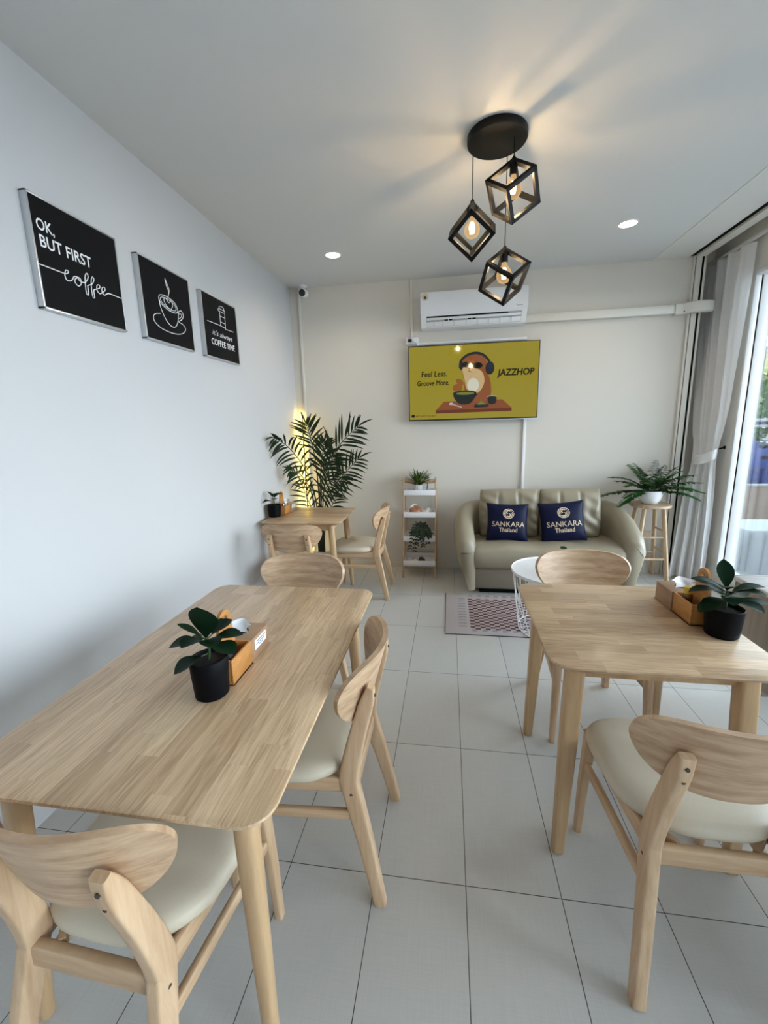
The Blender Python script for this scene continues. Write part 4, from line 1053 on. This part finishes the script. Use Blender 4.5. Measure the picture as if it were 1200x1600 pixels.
sk = tag(MB().tube(smooth_path([(0, 0, 0), (0.004, 0, 0.06), (0.012, -0.004, 0.13), (0.014, 0, 0.175)], 4), 0.004, 8).build('twig', 'stem', None, 50), 'dark thin twig standing on the top tray of the ladder shelf', 'twig'); sk.location = (-0.213, yf(0.82) + 0.05, 0.825)
def shell(name, loc, label, mat, r, turns=2.2, squash=(1, 0.8, 0.9), rot=0.0, spikes=0):
    t = thing(name, label, 'shell', loc, rot)
    sp = MB(); n = 46; pts = []; rad = []
    for i in range(n):
        f = i / (n - 1); a_ = turns * 2 * PI * f; R = r * (0.08 + 0.55 * f)
        pts.append((R * math.cos(a_) * squash[0] + r * 0.9 * (0.5 - f), R * math.sin(a_) * squash[1], r * 0.62 + R * math.sin(a_) * 0.0 + R * math.sin(a_) * squash[2] * 0.4)); rad.append(r * (0.06 + 0.50 * f))
    sp.tube(pts, rad, 14); sp.build('shell_body', mat[0], t, 70)
    mo = MB(); end = Vector(pts[-1])
    mo.lathe([(rad[-1] * 0.9, 0), (rad[-1] * 1.12, 0.006), (rad[-1] * 0.7, 0.008), (rad[-1] * 0.3, 0.001)], 18, 0, Matrix.Translation(end + Vector((0, -rad[-1] * 0.35, 0))) @ Matrix.Rotation(PI / 2.2, 4, 'X'))
    mo.build('shell_mouth', mat[1], t, 60)
    return t
shell('seashell', (-0.315, yf(0.6) + 0.05, 0.610), 'brown seashell with open mouth on the second tray', ('shell_brown', 'shell_white'), 0.074, rot=0.3)
shell('seashell', (-0.212, yf(0.6) + 0.055, 0.610), 'white spiked seashell on the second tray', ('shell_white', 'shell_white'), 0.055, rot=-0.6)
shell('seashell', (-0.325, yf(0.13) + 0.045, 0.136), 'pale banded small shell on the lowest tray', ('shell_white', 'shell_dark'), 0.034, rot=0.5)
shell('seashell', (-0.255, yf(0.13) + 0.045, 0.136), 'dark round small shell on the lowest tray', ('shell_dark', 'shell_dark'), 0.042, rot=0.2)
vp = thing('trailing_plant', 'grey-green trailing plant spilling over the third shelf tray', 'plant', (-0.272, yf(0.37) + 0.06, 0.376))
MB().lathe([(0.036, 0), (0.040, 0.005), (0.046, 0.07), (0.042, 0.070), (0.040, 0.058)], 24).build('pot', 'pot_black', vp, 40)
st = MB(); fo = MB(); rnd = random.Random(21)
for k in range(17):
    a_ = rnd.uniform(0, 2 * PI); reach = rnd.uniform(0.05, 0.11); drop = rnd.uniform(-0.16, 0.02) if math.sin(a_) < 0 else rnd.uniform(-0.02, 0.05)
    ex = Vector((reach * 1.0 * math.cos(a_), -abs(reach * math.sin(a_)) - (0.03 if drop < -0.03 else 0), 0))
    c = smooth_path([(0, 0, 0.06), (ex.x * 0.3, ex.y * 0.3, 0.12 + rnd.uniform(0, 0.05)), (ex.x * 0.8, ex.y * 0.8, 0.10 + rnd.uniform(-0.02, 0.03)), (ex.x, ex.y - 0.01, 0.06 + drop * 0.5), (ex.x * 1.15, ex.y - 0.015, 0.03 + drop)], 5)
    st.tube(c, 0.0014, 5)
    for i in range(2, len(c), 2):
        for s in (-1, 1):
            tdir = (c[min(i + 1, len(c) - 1)] - c[i - 1]).normalized(); sd = tdir.cross(Vector((0, -1, 0.2))).normalized()
            leaf(fo, c[i], tdir * 0.7 + sd * s + Vector((0, -0.25, 0)), (0, -1, 0.3), rnd.uniform(0.026, 0.040), 0.0135, 0.3, 0.25, 4)
st.build('stem', 'stem_green', vp, 50); fo.build('foliage', 'leaf_grey', vp, 70)

# ------------------------------------------------------------------ sofa
so = thing('sofa', 'taupe leather two-seat tub sofa against the back wall', 'sofa', (0.845, 3.90, 0))
# plan path of the shell: left front -> back -> right front (local, front is -y)
plan = smooth_path([(-0.690, -0.335, 0), (-0.705, -0.12, 0), (-0.700, 0.10, 0), (-0.640, 0.235, 0), (-0.50, 0.290, 0), (-0.2, 0.30, 0), (0.2, 0.30, 0), (0.50, 0.290, 0), (0.640, 0.235, 0), (0.700, 0.10, 0), (0.705, -0.12, 0), (0.690, -0.335, 0)], 6)
m = len(plan); rings = []
for i, p in enumerate(plan):
    tdir = (plan[min(i + 1, m - 1)] - plan[max(i - 1, 0)]).normalized(); nrm = Vector((tdir.y, -tdir.x, 0))
    if nrm.dot(Vector((p.x, p.y, 0))) < 0: nrm = -nrm
    f = min(i, m - 1 - i) / (m / 2)                    # 0 at the arm fronts, 1 at the back centre
    q = max(0.0, min(1.0, (p.y + 0.30) / 0.55))
    zt = 0.515 + 0.235 * (q ** 0.75) + 0.015 * f
    end = min(i, m - 1 - i)
    k = [0.55, 0.84, 0.96, 1.0][min(end, 3)]
    inw = 0.100 * k; out = 0.080 * k; sh = nrm * 0.0
    zt_ = zt - (1 - k) * 0.05
    sec = [(-inw, 0.05), (-inw, 0.30), (-inw * 0.95, zt_ - 0.10), (-inw * 0.80, zt_ - 0.035), (-inw * 0.45, zt_ - 0.008), (0.0, zt_), (out * 0.45, zt_ - 0.010), (out * 0.85, zt_ - 0.045), (out * 1.02, zt_ - 0.11), (out * 0.98, 0.40), (out * 0.55, 0.26), (out * -0.1, 0.13), (-out * 0.55, 0.05)]
    rings.append([(p.x + nrm.x * a_, p.y + nrm.y * a_, z) for a_, z in sec])
MB().loops(rings).build('arm_and_back_shell', 'sofa', so, 65)
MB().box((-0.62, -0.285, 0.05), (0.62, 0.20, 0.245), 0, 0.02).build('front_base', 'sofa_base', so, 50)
MB().box((-0.56, -0.23, 0.0), (0.56, 0.25, 0.06), 0, 0.0).build('shadow_plinth', 'black_slot', so, 0)  # recessed support, black to stand for the shadow under the sofa
def soft_box(x0, x1, y0, y1, z0, z1, n=3.2, bulge=0.0, seg=24, rot=None):
    """superellipsoid cushion"""
    cx, cy, cz = (x0 + x1) / 2, (y0 + y1) / 2, (z0 + z1) / 2; hx, hy, hz = (x1 - x0) / 2, (y1 - y0) / 2, (z1 - z0) / 2
    return cx, cy, cz, hx, hy, hz
sc_ = MB(); rr_ = []
xs = [-1 + 2 * i / 36 for i in range(37)]
prof = [(0.20, 0.235), (-0.20, 0.235), (-0.300, 0.245), (-0.325, 0.275), (-0.330, 0.34), (-0.322, 0.405), (-0.290, 0.440), (-0.20, 0.452), (0.0, 0.450), (0.20, 0.44)]
for x in xs:
    e = max(0.0, (abs(x) - 0.93) / 0.07); sh = 1 - 0.5 * e * e
    rr_.append([(x * 0.625, -0.05 + (y + 0.05) * (1 - 0.06 * e * e), 0.335 + (z - 0.335) * (1 - 0.12 * e * e) + (0.006 * math.sin(x * 9) if z > 0.40 else 0)) for y, z in prof])
sc_.loops(rr_); sc_.build('seat_cushion', 'sofa', so, 60)
def back_cushion(cx):
    b = MB(); W, Hh, D = 0.274, 0.228, 0.090; rows_f = []; rows_b = []
    nu, nv = 36, 30
    for i in range(nu + 1):
        u = -1 + 2 * i / nu; rf = []; rb = []
        for j in range(nv + 1):
            v = -1 + 2 * j / nv
            th = (1 - abs(u) ** 5) ** 0.45 * (1 - abs(v) ** 5) ** 0.45
            sx = 1 - 0.035 * v * v; sz = 1 - 0.03 * u * u
            wr = 0.0
            for su in (-0.36, 0.30):
                wr -= 0.030 * math.exp(-((u - su) / 0.035) ** 2) * max(0, min(1, (v - 0.15) / 0.4))
            wr += 0.020 * math.sin(11 * u * (1.4 - abs(v)) + 6 * v + cx * 9) * abs(u) ** 1.5 * (1 - abs(v) ** 4) + 0.016 * math.sin(13 * v + 7 * u) * abs(u) ** 2.2 * (1 - abs(u) ** 6)
            wr += 0.007 * noise.noise(Vector((u * 3 + cx * 7, v * 3, 1.0)))
            x = cx + u * W * sx; z = 0.655 + v * Hh * sz; lean = 0.14 * (z - 0.44)
            rf.append((x, 0.115 + lean - D * th - wr * th, z)); rb.append((x, 0.115 + lean + 0.05 * th, z))
        rows_f.append(rf); rows_b.append(rb)
    b.grid(rows_f, flip=True); b.grid(rows_b)
    return b.build('back_cushion', 'sofa', so, 70)
back_cushion(-0.275); back_cushion(0.272)
def throw_pillow(loc, tilt, label, half, yaw=0.0):
    t = thing('throw_pillow', label, 'cushion', loc, 0, 'navy throw pillows on the sofa')
    D = 0.062
    R = Matrix.Rotation(yaw, 4, 'Z') @ Matrix.Rotation(math.radians(-14), 4, 'X') @ Matrix.Rotation(tilt, 4, 'Y')
    def surf(u, v, off=0.0, back=False):
        th = (max(0, 1 - abs(u) ** 2.6) * max(0, 1 - abs(v) ** 2.6)) ** 0.5
        kx = 1 - 0.07 * (1 - v * v) * abs(u) ** 3; kz = 1 - 0.07 * (1 - u * u) * abs(v) ** 3
        wr = 0.005 * noise.noise(Vector((u * 2.2 + half * 50, v * 2.2, tilt * 9)))
        y = (D * th + 0.003 + wr * th)
        return R @ Vector((u * half * kx, (y if back else -y) - (0 if back else off), half * 0.93 * v * kz))
    n = 28; b = MB(); g = [-1 + 2 * i / n for i in range(n + 1)]
    b.grid([[surf(u, v) for v in g] for u in g], flip=True); b.grid([[surf(u, v, 0, True) for v in g] for u in g])
    b.grid([[surf(u, s) for u in g] for s in (1,)] + [[surf(u, 1, 0, True) for u in g]]); b.grid([[surf(u, -1) for u in g], [surf(u, -1, 0, True) for u in g]], flip=True)
    b.grid([[surf(-1, v) for v in g], [surf(-1, v, 0, True) for v in g]]); b.grid([[surf(1, v) for v in g], [surf(1, v, 0, True) for v in g]], flip=True)
    b.build('cover', 'navy', t, 60)
    lg = MB()
    for body, x0, x1, z0, z1, bo in (('SANKARA', -0.76, 0.80, -0.24, 0.02, 0.0), ('Thailand', -0.42, 0.44, -0.52, -0.30, 0.012)):
        vs, fs = fit_text(body, x0, x1, z0, z1, bo)
        # slender letters are cut fine so that they follow the cushion
        bm = bmesh.new(); bv = [bm.verts.new((x, z, 0)) for x, z in vs]
        for f in fs:
            try: bm.faces.new([bv[i] for i in f])
            except ValueError: pass
        bmesh.ops.triangulate(bm, faces=bm.faces[:])
        bmesh.ops.subdivide_edges(bm, edges=[e for e in bm.edges if e.calc_length() > 0.08], cuts=2, use_grid_fill=True)
        bm.verts.index_update()
        lg.add([surf(v.co.x, v.co.y, 0.0022) for v in bm.verts], [[v.index for v in f.verts] for f in bm.faces]); bm.free()
    lg.build('lettering', 'gold', t, 0)
    em = MB(); cx, cz, r = 0.02, 0.44, 0.27
    def ring(r0, r1, a0, a1, ox=0, oz=0):
        A = []; B = []
        for i in range(25):
            q = a0 + (a1 - a0) * i / 24; w0 = math.sin(PI * i / 24) ** 0.5 * 0.5 + 0.5
            mid = (r0 + r1) / 2; hw_ = (r1 - r0) / 2 * w0
            A.append(surf(cx + ox + (mid - hw_) * math.cos(q), cz + oz + (mid - hw_) * math.sin(q), 0.0022)); B.append(surf(cx + ox + (mid + hw_) * math.cos(q), cz + oz + (mid + hw_) * math.sin(q), 0.0022))
        em.grid([A, B])
    ring(r * 0.84, r, math.radians(20), math.radians(370))
    ring(r * 0.62, r * 0.76, math.radians(40), math.radians(250)); ring(r * 0.62, r * 0.76, math.radians(-120), math.radians(30))
    ring(r * 0.22, r * 0.38, math.radians(30), math.radians(250), 0.0, r * 0.26); ring(r * 0.22, r * 0.38, math.radians(-150), math.radians(70), 0.0, -r * 0.26)
    ring(r * 0.42, r * 0.52, math.radians(100), math.radians(200), 0.0, 0.0); ring(r * 0.42, r * 0.52, math.radians(-80), math.radians(20), 0.0, 0.0)
    em.build('emblem', 'gold', t, 0)
throw_pillow((0.530, 3.840, 0.612), math.radians(1.5), 'navy pillow with gold emblem on the left half of the sofa', 0.185)
throw_pillow((1.005, 3.840, 0.620), math.radians(-5), 'navy pillow with gold emblem leaning on the right half of the sofa', 0.195)

# ------------------------------------------------------------------ rug, wire table
rg = thing('rug', 'lilac grey rug with maroon checks on the floor before the sofa', 'rug', (0, 0, 0))
X0, X1, Y0, Y1 = -0.015, 1.30, 2.848, 3.605
MB().box((X0, Y0, 0.0), (X1, Y1, 0.007), 0, 0.002).build('pile', 'rug_base', rg, 30)
MB().box((X0 - 0.004, Y0, 0.0), (X0, Y1, 0.006)).box((X0, Y0 - 0.004, 0.0), (X1, Y0, 0.006)).build('binding', 'rug_edge', rg, 0)
pt = MB(); z = 0.0074
def cell(x0, x1, y0, y1, mi): pt.add([(x0, y0, z), (x1, y0, z), (x1, y1, z), (x0, y1, z)], [(0, 1, 2, 3)], mi)
cx0, cy0, cw, rows = 0.170, 2.950, 0.036, 11
ch = (3.515 - cy0) / rows
for c in range(28):
    for r in range(rows):
        o = ch / 2 if c % 2 else 0
        y = cy0 + r * ch - o
        cell(cx0 + c * cw, cx0 + (c + 1) * cw, y, y + ch * 0.42, 2); cell(cx0 + c * cw, cx0 + (c + 1) * cw, y + ch * 0.42, y + ch, 1)
for r in range(rows): cell(0.085, 0.145, cy0 + r * ch + 0.01, cy0 + r * ch + 0.030, 0)
for c in range(0, 28, 2):
    cell(cx0 + c * cw + 0.01, cx0 + c * cw + 0.046, Y0 + 0.045, Y0 + 0.080, 0); cell(cx0 + c * cw + 0.01, cx0 + c * cw + 0.046, Y1 - 0.065, Y1 - 0.035, 0)
pt.build('weave', ['rug_dash', 'rug_pink', 'rug_brown'], rg, 0)
wt = thing('wire_table', 'round white side table with wire basket base, on the rug', 'side table', (0.765, 2.995, 0.0075))
MB().lathe([(0.302, 0.430), (0.308, 0.432), (0.309, 0.452), (0.306, 0.453), (0.304, 0.4455), (0.01, 0.4455)], 56).build('tray_top', 'white_metal', wt, 40)
wr = MB()
def rz_(z): return 0.245 + (0.298 - 0.245) * z / 0.43
for z, r in ((0.004, 0.245), (0.43, 0.298)): wr.tube([(r * math.cos(2 * PI * k / 48), r * math.sin(2 * PI * k / 48), z) for k in range(49)], 0.0035, 6)
for k in range(18):
    a_ = 2 * PI * k / 18
    for dirn in (-1, 1):
        pth = []
        for i in range(9):
            f = i / 8; q = a_ + dirn * 0.42 * math.sin(f * PI * 0.5); z = 0.004 + f * 0.426
            pth.append((rz_(z) * math.cos(q), rz_(z) * math.sin(q), z))
        wr.tube(pth, 0.0022, 5)
    pth = []
    for i in range(9):
        f = i / 8; q = a_ + 0.34 * (f - 0.5); z = 0.10 + 0.16 * math.sin(f * PI)
        pth.append((rz_(z) * math.cos(q), rz_(z) * math.sin(q), z))
    wr.tube(pth, 0.0020, 5)
    pth = [(0.245 * math.cos(a_) * f, 0.245 * math.sin(a_) * f, 0.004) for f in (0.35, 1.0)]
    wr.tube(pth, 0.002, 5)
wr.tube([(0.086 * math.cos(2 * PI * k / 24), 0.086 * math.sin(2 * PI * k / 24), 0.004) for k in range(25)], 0.002, 5)
wr.build('wire_basket', 'white_metal', wt, 50)

# ------------------------------------------------------------------ stool with fern
stl = thing('bar_stool', 'round wooden stool by the curtain carrying the fern', 'stool', (1.845, 4.135, 0))
Hs = 0.735
MB().lathe([(0.155, Hs - 0.030), (0.166, Hs - 0.026), (0.170, Hs - 0.015), (0.166, Hs - 0.004), (0.158, Hs), (0.01, Hs)], 40).build('seat', 'stool_wood', stl, 40)
spots = [math.radians(q) for q in (225, 315, 45, 135)]
def lp(a_, z): r = 0.115 + (0.205 - 0.115) * (1 - z / 0.705); return Vector((r * math.cos(a_), r * math.sin(a_) , z))
for a_ in spots:
    MB().sweep([lp(a_, 0), lp(a_, 0.705)], [(0.016, 0.016)] * 2, (math.cos(a_), math.sin(a_), 0), n=16, p=5).build('leg', 'stool_wood', stl, 40)
for z, pairs in ((0.235, ((0, 1), (2, 3))), (0.435, ((0, 1), (2, 3))), (0.29, ((1, 2), (3, 0))), (0.49, ((1, 2), (3, 0)))):
    for i, j in pairs: MB().tube([lp(spots[i], z), lp(spots[j], z)], 0.0095, 10).build('rung', 'stool_wood', stl, 40)
fp = thing('potted_fern', 'bushy green fern in white bowl pot on the stool', 'plant', (1.825, 4.11, Hs))
MB().lathe([(0.050, 0), (0.062, 0.004), (0.086, 0.040), (0.097, 0.085), (0.097, 0.122), (0.094, 0.124), (0.090, 0.118), (0.088, 0.10)], 36).build('pot', 'pot_white', fp, 50)
MB().lathe([(0.089, 0.095), (0.088, 0.108), (0.01, 0.112)], 24).build('soil', 'soil', fp, 50)
st = MB(); fo = MB(); rnd = random.Random(3)
def fern_frond(az_, el, L, w, droop):
    a_ = math.radians(az_); e = math.radians(el); d = Vector((math.cos(a_) * math.cos(e), math.sin(a_) * math.cos(e), math.sin(e)))
    p = Vector((0.02 * math.cos(a_), 0.02 * math.sin(a_), 0.108)); n = 26; pts = [p.copy()]; dirs = [d.copy()]
    for i in range(n):
        d = (d + Vector((0, 0, -1)) * droop / n).normalized(); p = p + d * L / n; pts.append(p.copy()); dirs.append(d.copy())
    st.tube(pts, [0.0022 * (1 - 0.7 * i / n) for i in range(n + 1)], 5)
    for i in range(4, n + 1):
        f = i / n; ln = w * (math.sin(PI * min(1, (f * 0.82 + 0.12))) ** 0.7) * rnd.uniform(0.85, 1.1)
        sd = dirs[i].cross(Vector((0, 0, 1)))
        if sd.length < 0.1: sd = Vector((-math.sin(a_), math.cos(a_), 0))
        sd.normalize()
        for s in (-1, 1):
            leaf(fo, pts[i], dirs[i] * 0.35 + sd * s + Vector((0, 0, rnd.uniform(-0.1, 0.25))), (0, 0, 1), ln * 1.55, 0.030, 0.35, 0.15, 3, 0, 0.7)
for q in [(186, 12, 0.44, 0.040, 0.55), (190, 44, 0.42, 0.040, 0.9), (168, 40, 0.30, 0.04, 0.8), (200, 5, 0.34, 0.045, 0.9), (212, 22, 0.34, 0.045, 0.9), (250, 58, 0.26, 0.045, 0.9), (120, 66, 0.30, 0.04, 0.7), (100, 62, 0.26, 0.04, 0.7),
          (60, 68, 0.32, 0.045, 0.7), (40, 62, 0.30, 0.045, 0.7), (350, 36, 0.38, 0.045, 0.8), (348, 22, 0.40, 0.045, 0.75), (335, 18, 0.36, 0.045, 0.9), (324, 34, 0.32, 0.045, 0.9), (290, 60, 0.26, 0.045, 0.9), (355, 48, 0.36, 0.045, 0.9),
          (210, 40, 0.34, 0.042, 1.0), (270, 68, 0.24, 0.042, 0.8), (330, 55, 0.32, 0.042, 1.0), (205, 62, 0.38, 0.04, 0.9), (10, 60, 0.34, 0.045, 0.8), (180, 66, 0.32, 0.04, 0.9), (235, 50, 0.30, 0.042, 1.1), (305, 60, 0.32, 0.042, 0.9)]:
    fern_frond(*q)
st.build('stem', 'stem_green', fp, 50); fo.build('foliage', 'leaf_mid', fp, 70)

# ------------------------------------------------------------------ curtain with tie-back, rail
cu = thing('curtain', 'white sheer curtain gathered by a tie-back beside the window', 'curtain', (0, 0, 0))
def lerp_keys(keys, z):
    for i in range(len(keys) - 1):
        z0, a_ = keys[i]; z1, b_ = keys[i + 1]
        if z0 <= z <= z1 or i == len(keys) - 2:
            f = max(0, min(1, (z - z0) / (z1 - z0))); f = f * f * (3 - 2 * f) * 0.6 + f * 0.4
            return Vector(a_).lerp(Vector(b_), f)
kA = [(0.02, (2.090, 4.190, 0)), (0.6, (2.145, 4.215, 0)), (1.16, (2.235, 4.270, 0)), (1.6, (2.250, 4.36, 0)), (2.82, (2.315, 4.555, 0))]
kB = [(0.02, (2.335, 4.070, 0)), (0.6, (2.325, 4.060, 0)), (1.16, (2.300, 4.060, 0)), (1.6, (2.320, 4.025, 0)), (2.82, (2.325, 3.985, 0))]
rows = []; nz_, nt_ = 70, 120
for i in range(nz_ + 1):
    z = 0.02 + 2.80 * i / nz_; A = lerp_keys(kA, z); B = lerp_keys(kB, z); row = []
    d = (B - A); nrm = Vector((d.y, -d.x, 0)).normalized()
    amp = 0.016 + 0.020 * max(0, 1 - z / 1.1) + 0.010 * min(1, max(0, (z - 1.2))) ; amp *= 0.7 if abs(z - 1.17) < 0.15 else 1
    for j in range(nt_ + 1):
        t_ = j / nt_
        off = amp * (math.sin(t_ * 2 * PI * 3.6 + 0.7 * math.sin(z * 1.1) + 0.6) + 0.35 * math.sin(t_ * 2 * PI * 8.3 + z * 0.8))
        p = A.lerp(B, t_) + nrm * off; row.append((p.x, p.y, z))
    rows.append(row)
MB().grid(rows).build('drape', 'curtain', cu, 80)
tb = MB(); rws = []
for z, o in ((1.115, 0.0), (1.165, 0.004), (1.195, 0.004), (1.20, 0.0)):
    row = []
    for k in range(28):
        q = 2 * PI * k / 28
        row.append((2.268 + (0.055 + o) * math.cos(q), 4.165 + (0.125 + o) * math.sin(q), z - 0.03 * math.cos(q) * -1 - 0.02 * math.sin(q)))
    rws.append(row)
tb.grid(rws, 0, wrap_v=True); tb.build('tie_band', 'curtain', cu, 80)
hk = tag(MB().tube(smooth_path([(WALL_R, 4.13, 1.235), (WALL_R - 0.05, 4.12, 1.225), (WALL_R - 0.075, 4.10, 1.225), (WALL_R - 0.075, 4.085, 1.245)], 4), 0.006, 8).lathe([(0.016, 0), (0.016, 0.005), (0.008, 0.006)], 14, 0, Matrix.Translation((WALL_R, 4.13, 1.235)) @ Matrix.Rotation(-PI / 2, 4, 'Y')).build('curtain_hook', 'black_metal', None, 50), 'small dark curtain hook on the wall beside the tie-back', 'hook')
tag(MB().box((2.305, BACK + 0.01, 2.828), (2.335, 4.60, 2.850), 0, 0.004).build('curtain_rail', 'white_metal', None, 35), 'white curtain rail running along the window wall under the ceiling', 'curtain rail')

# ------------------------------------------------------------------ outside the window
struct(MB().box((-20, -30, -0.62), (60, 60, -0.5)).build('ground', 'concrete', smooth=0))
struct(MB().box((WALL_R + 0.15, BACK, 2.75), (WALL_R + 1.15, 3.7, 2.83), 0, 0.005).build('added_overhang', 'outdoor_white', smooth=0))  # unseen overhang, added to cut the high sky light entering the room
nw = thing('boundary_wall', 'peach boundary wall with black patterned grille outside the window', 'wall', (0, 8.6, -0.5))
MB().box((2.7, 0, 0), (14, 0.18, 0.75), 0, 0.004).build('rendered_wall', 'peach', nw, 30)
MB().box((2.7, -0.02, 0.75), (14, 0.20, 0.785), 0, 0.006).build('coping', 'outdoor_white', nw, 30)
MB().box((2.7, -0.22, 0.0), (14, 0, 0.12), 0, 0.01).build('ledge', 'outdoor_white', nw, 30)
gr = MB(); gx = 3.0
gr.box((2.7, 0.08, 0.785), (14, 0.11, 0.81)); gr.box((2.7, 0.08, 1.05), (14, 0.11, 1.075))
while gx < 10:
    for (xa, za), (xb, zb) in (((0, 0.79), (0, 1.06)), ((0.0, 0.93), (0.10, 0.93)), ((0.10, 0.93), (0.15, 0.99)), ((0.10, 0.93), (0.15, 0.87)), ((0.15, 0.99), (0.34, 0.99)), ((0.15, 0.87), (0.34, 0.87)), ((0.15, 0.79), (0.15, 0.87)), ((0.15, 0.99), (0.15, 1.06)), ((0.34, 0.79), (0.34, 1.06))):
        gr.tube([(gx + xa, 0.095, za), (gx + xb, 0.095, zb)], 0.012, 6)
    gx += 0.34
gr.build('grille', 'black_metal', nw, 30)
cr_ = thing('pickup_truck', 'blue pickup truck parked beyond the boundary wall outside the window', 'truck', (6.5, 11.2, -0.5), 0.05)
body = [(-2.3, 0.45), (-2.35, 0.95), (-2.2, 1.15), (-1.3, 1.25), (-0.9, 1.75), (-0.1, 1.80), (0.15, 1.38), (2.35, 1.38), (2.38, 0.9), (2.35, 0.45)]
bb = MB(); bb.loops([[(x * 0.98, y, 0.45 + (z - 0.45) * 0.97) for x, z in body] if abs(y) > 0.8 else [(x, y, z) for x, z in body] for y in (-0.86, -0.75, 0.75, 0.86)])
bb.build('body', 'car_blue', cr_, 40)
gl = MB(); gl.prism([(-1.18, 1.28), (-0.86, 1.68), (-0.15, 1.72), (-0.02, 1.28)], 0, 0.01, 0, Matrix.Translation((0, -0.855, 0)) @ Matrix.Rotation(PI / 2, 4, 'X'))
gl.build('side_window', 'car_glass', cr_, 30)
MB().box((0.20, -0.875, 1.10), (2.30, -0.855, 1.17), 0, 0.004).build('side_moulding', 'black_metal', cr_, 30)
MB().box((0.15, -0.88, 1.34), (2.36, -0.80, 1.40), 0, 0.01).build('bed_rail', 'black_metal', cr_, 30)
for x in (0.55, 1.15, 1.75): MB().box((x, -0.868, 1.17), (x + 0.02, -0.855, 1.34)).build('bed_rib', 'black_metal', cr_, 0)
for x in (-1.35, 1.35):
    for y in (-0.80, 0.80):
        MB().lathe([(0.20, -0.1), (0.36, -0.09), (0.36, 0.09), (0.20, 0.1)], 28, 0, Matrix.Translation((x, y, 0.36)) @ Matrix.Rotation(PI / 2, 4, 'X')).build('wheel', 'rubber', cr_, 40)
def leaf_mass(name, label, cat, c, r, n, mat, trunk=True, size=0.16, seed=1, grp=None):
    t = thing(name, label, cat, (c[0], c[1], -0.5), 0, grp); rnd = random.Random(seed); f = MB()
    for i in range(n):
        v = Vector((rnd.gauss(0, 1), rnd.gauss(0, 1), rnd.gauss(0, 1))).normalized() * rnd.uniform(0.72, 1.05)
        v *= 1 + 0.25 * noise.noise(v * 2.2 + Vector((seed, 0, 0)))
        p = Vector((v.x * r[0], v.y * r[1], c[2] + 0.5 + v.z * r[2]))
        if p.z < 0.05: continue
        leaf(f, p, Vector((rnd.uniform(-1, 1), rnd.uniform(-1, 1), rnd.uniform(-0.6, 0.6))), (rnd.uniform(-.5, .5), rnd.uniform(-.5, .5), 1), size * rnd.uniform(0.7, 1.3), size * 0.55, 0.4, 0.2, 2)
    f.build('foliage', mat, t, 70)
    if trunk: MB().tube([(0, 0, 0), (0.05, 0, c[2] * 0.5 + 0.3), (0, 0.05, c[2] + 0.7)], [0.12, 0.10, 0.05], 10).build('trunk', 'bark', t, 50)
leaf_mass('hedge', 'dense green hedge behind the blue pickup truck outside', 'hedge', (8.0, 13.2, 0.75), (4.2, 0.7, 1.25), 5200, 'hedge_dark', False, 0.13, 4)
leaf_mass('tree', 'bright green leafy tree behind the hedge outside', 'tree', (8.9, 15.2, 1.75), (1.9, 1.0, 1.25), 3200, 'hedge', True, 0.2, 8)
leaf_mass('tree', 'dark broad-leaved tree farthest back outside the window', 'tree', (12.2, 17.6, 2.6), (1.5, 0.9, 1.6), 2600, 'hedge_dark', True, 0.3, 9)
tag(MB().tube([(10.55, 16.6, -0.5), (10.6, 16.6, 3.9)], 0.05, 10).build('bamboo_cane', 'bamboo', None, 50), 'yellow bamboo cane standing among the trees outside', 'cane')
gt = thing('gate_beam', 'white and black overhead gate beam outside the window', 'beam', (0, 12.2, 0))
MB().box((2.7, 0, 1.39), (14, 0.12, 1.47), 0, 0.01).build('rail', 'outdoor_white', gt, 30)
MB().box((2.7, 0.01, 1.31), (14, 0.11, 1.39)).build('track', 'black_metal', gt, 30)
MB().box((2.7, 0, 1.25), (14, 0.12, 1.31), 0, 0.01).build('lower_rail', 'outdoor_white', gt, 30)
for x in (5.2, 9.9): MB().box((x, 0, -0.5), (x + 0.12, 0.12, 1.25)).build('post', 'black_metal', gt, 0)
cnp = thing('canopy', 'white flat canopy roof with braces outside, high up', 'canopy', (2.0, 19.0, -0.25))
MB().box((6.5, 0, 4.30), (14, 3.0, 4.42), 0, 0.01).build('roof_sheet', 'outdoor_white', cnp, 30)
for k in range(4):
    x = 6.8 + k * 1.7
    MB().tube([(x, 0.05, 3.6), (x + 0.85, 0.05, 4.30), (x + 1.7, 0.05, 3.6)], 0.03, 8).build('brace', 'outdoor_white', cnp, 40)
MB().box((6.5, 0, 3.55), (14, 0.08, 3.62)).build('lower_chord', 'outdoor_white', cnp, 30)
for x in (6.6, 13.8): MB().box((x, 0, -0.25), (x + 0.1, 0.1, 4.3)).build('post', 'outdoor_white', cnp, 0)
cbx = thing('storage_bin', 'white plastic covered bin standing just outside the window', 'bin', (4.10, 5.85, -0.5), 0.0)
rings = []
for z, k in ((0, 1), (0.3, 0.99), (0.62, 0.97), (0.65, 0.94)):
    rings.append([(x * k, y * k, z) for x, y in rrect(-0.55, 0.55, -0.35, 0.35, 0.05, 3)])
MB().loops(rings).build('cover', 'outdoor_white', cbx, 40)
for k in range(7): MB().tube([(-0.5 + 0.16 * k, -0.352, 0.02), (-0.485 + 0.16 * k, -0.344, 0.61)], 0.009, 6).build('fold', 'outdoor_white', cbx, 60)
tag(MB().box((3.42, 5.50, -0.5), (3.48, 5.56, 0.12), 0, 0.004).build('post', 'black_metal', None, 30), 'dark metal post beside the white bin outside', 'post')
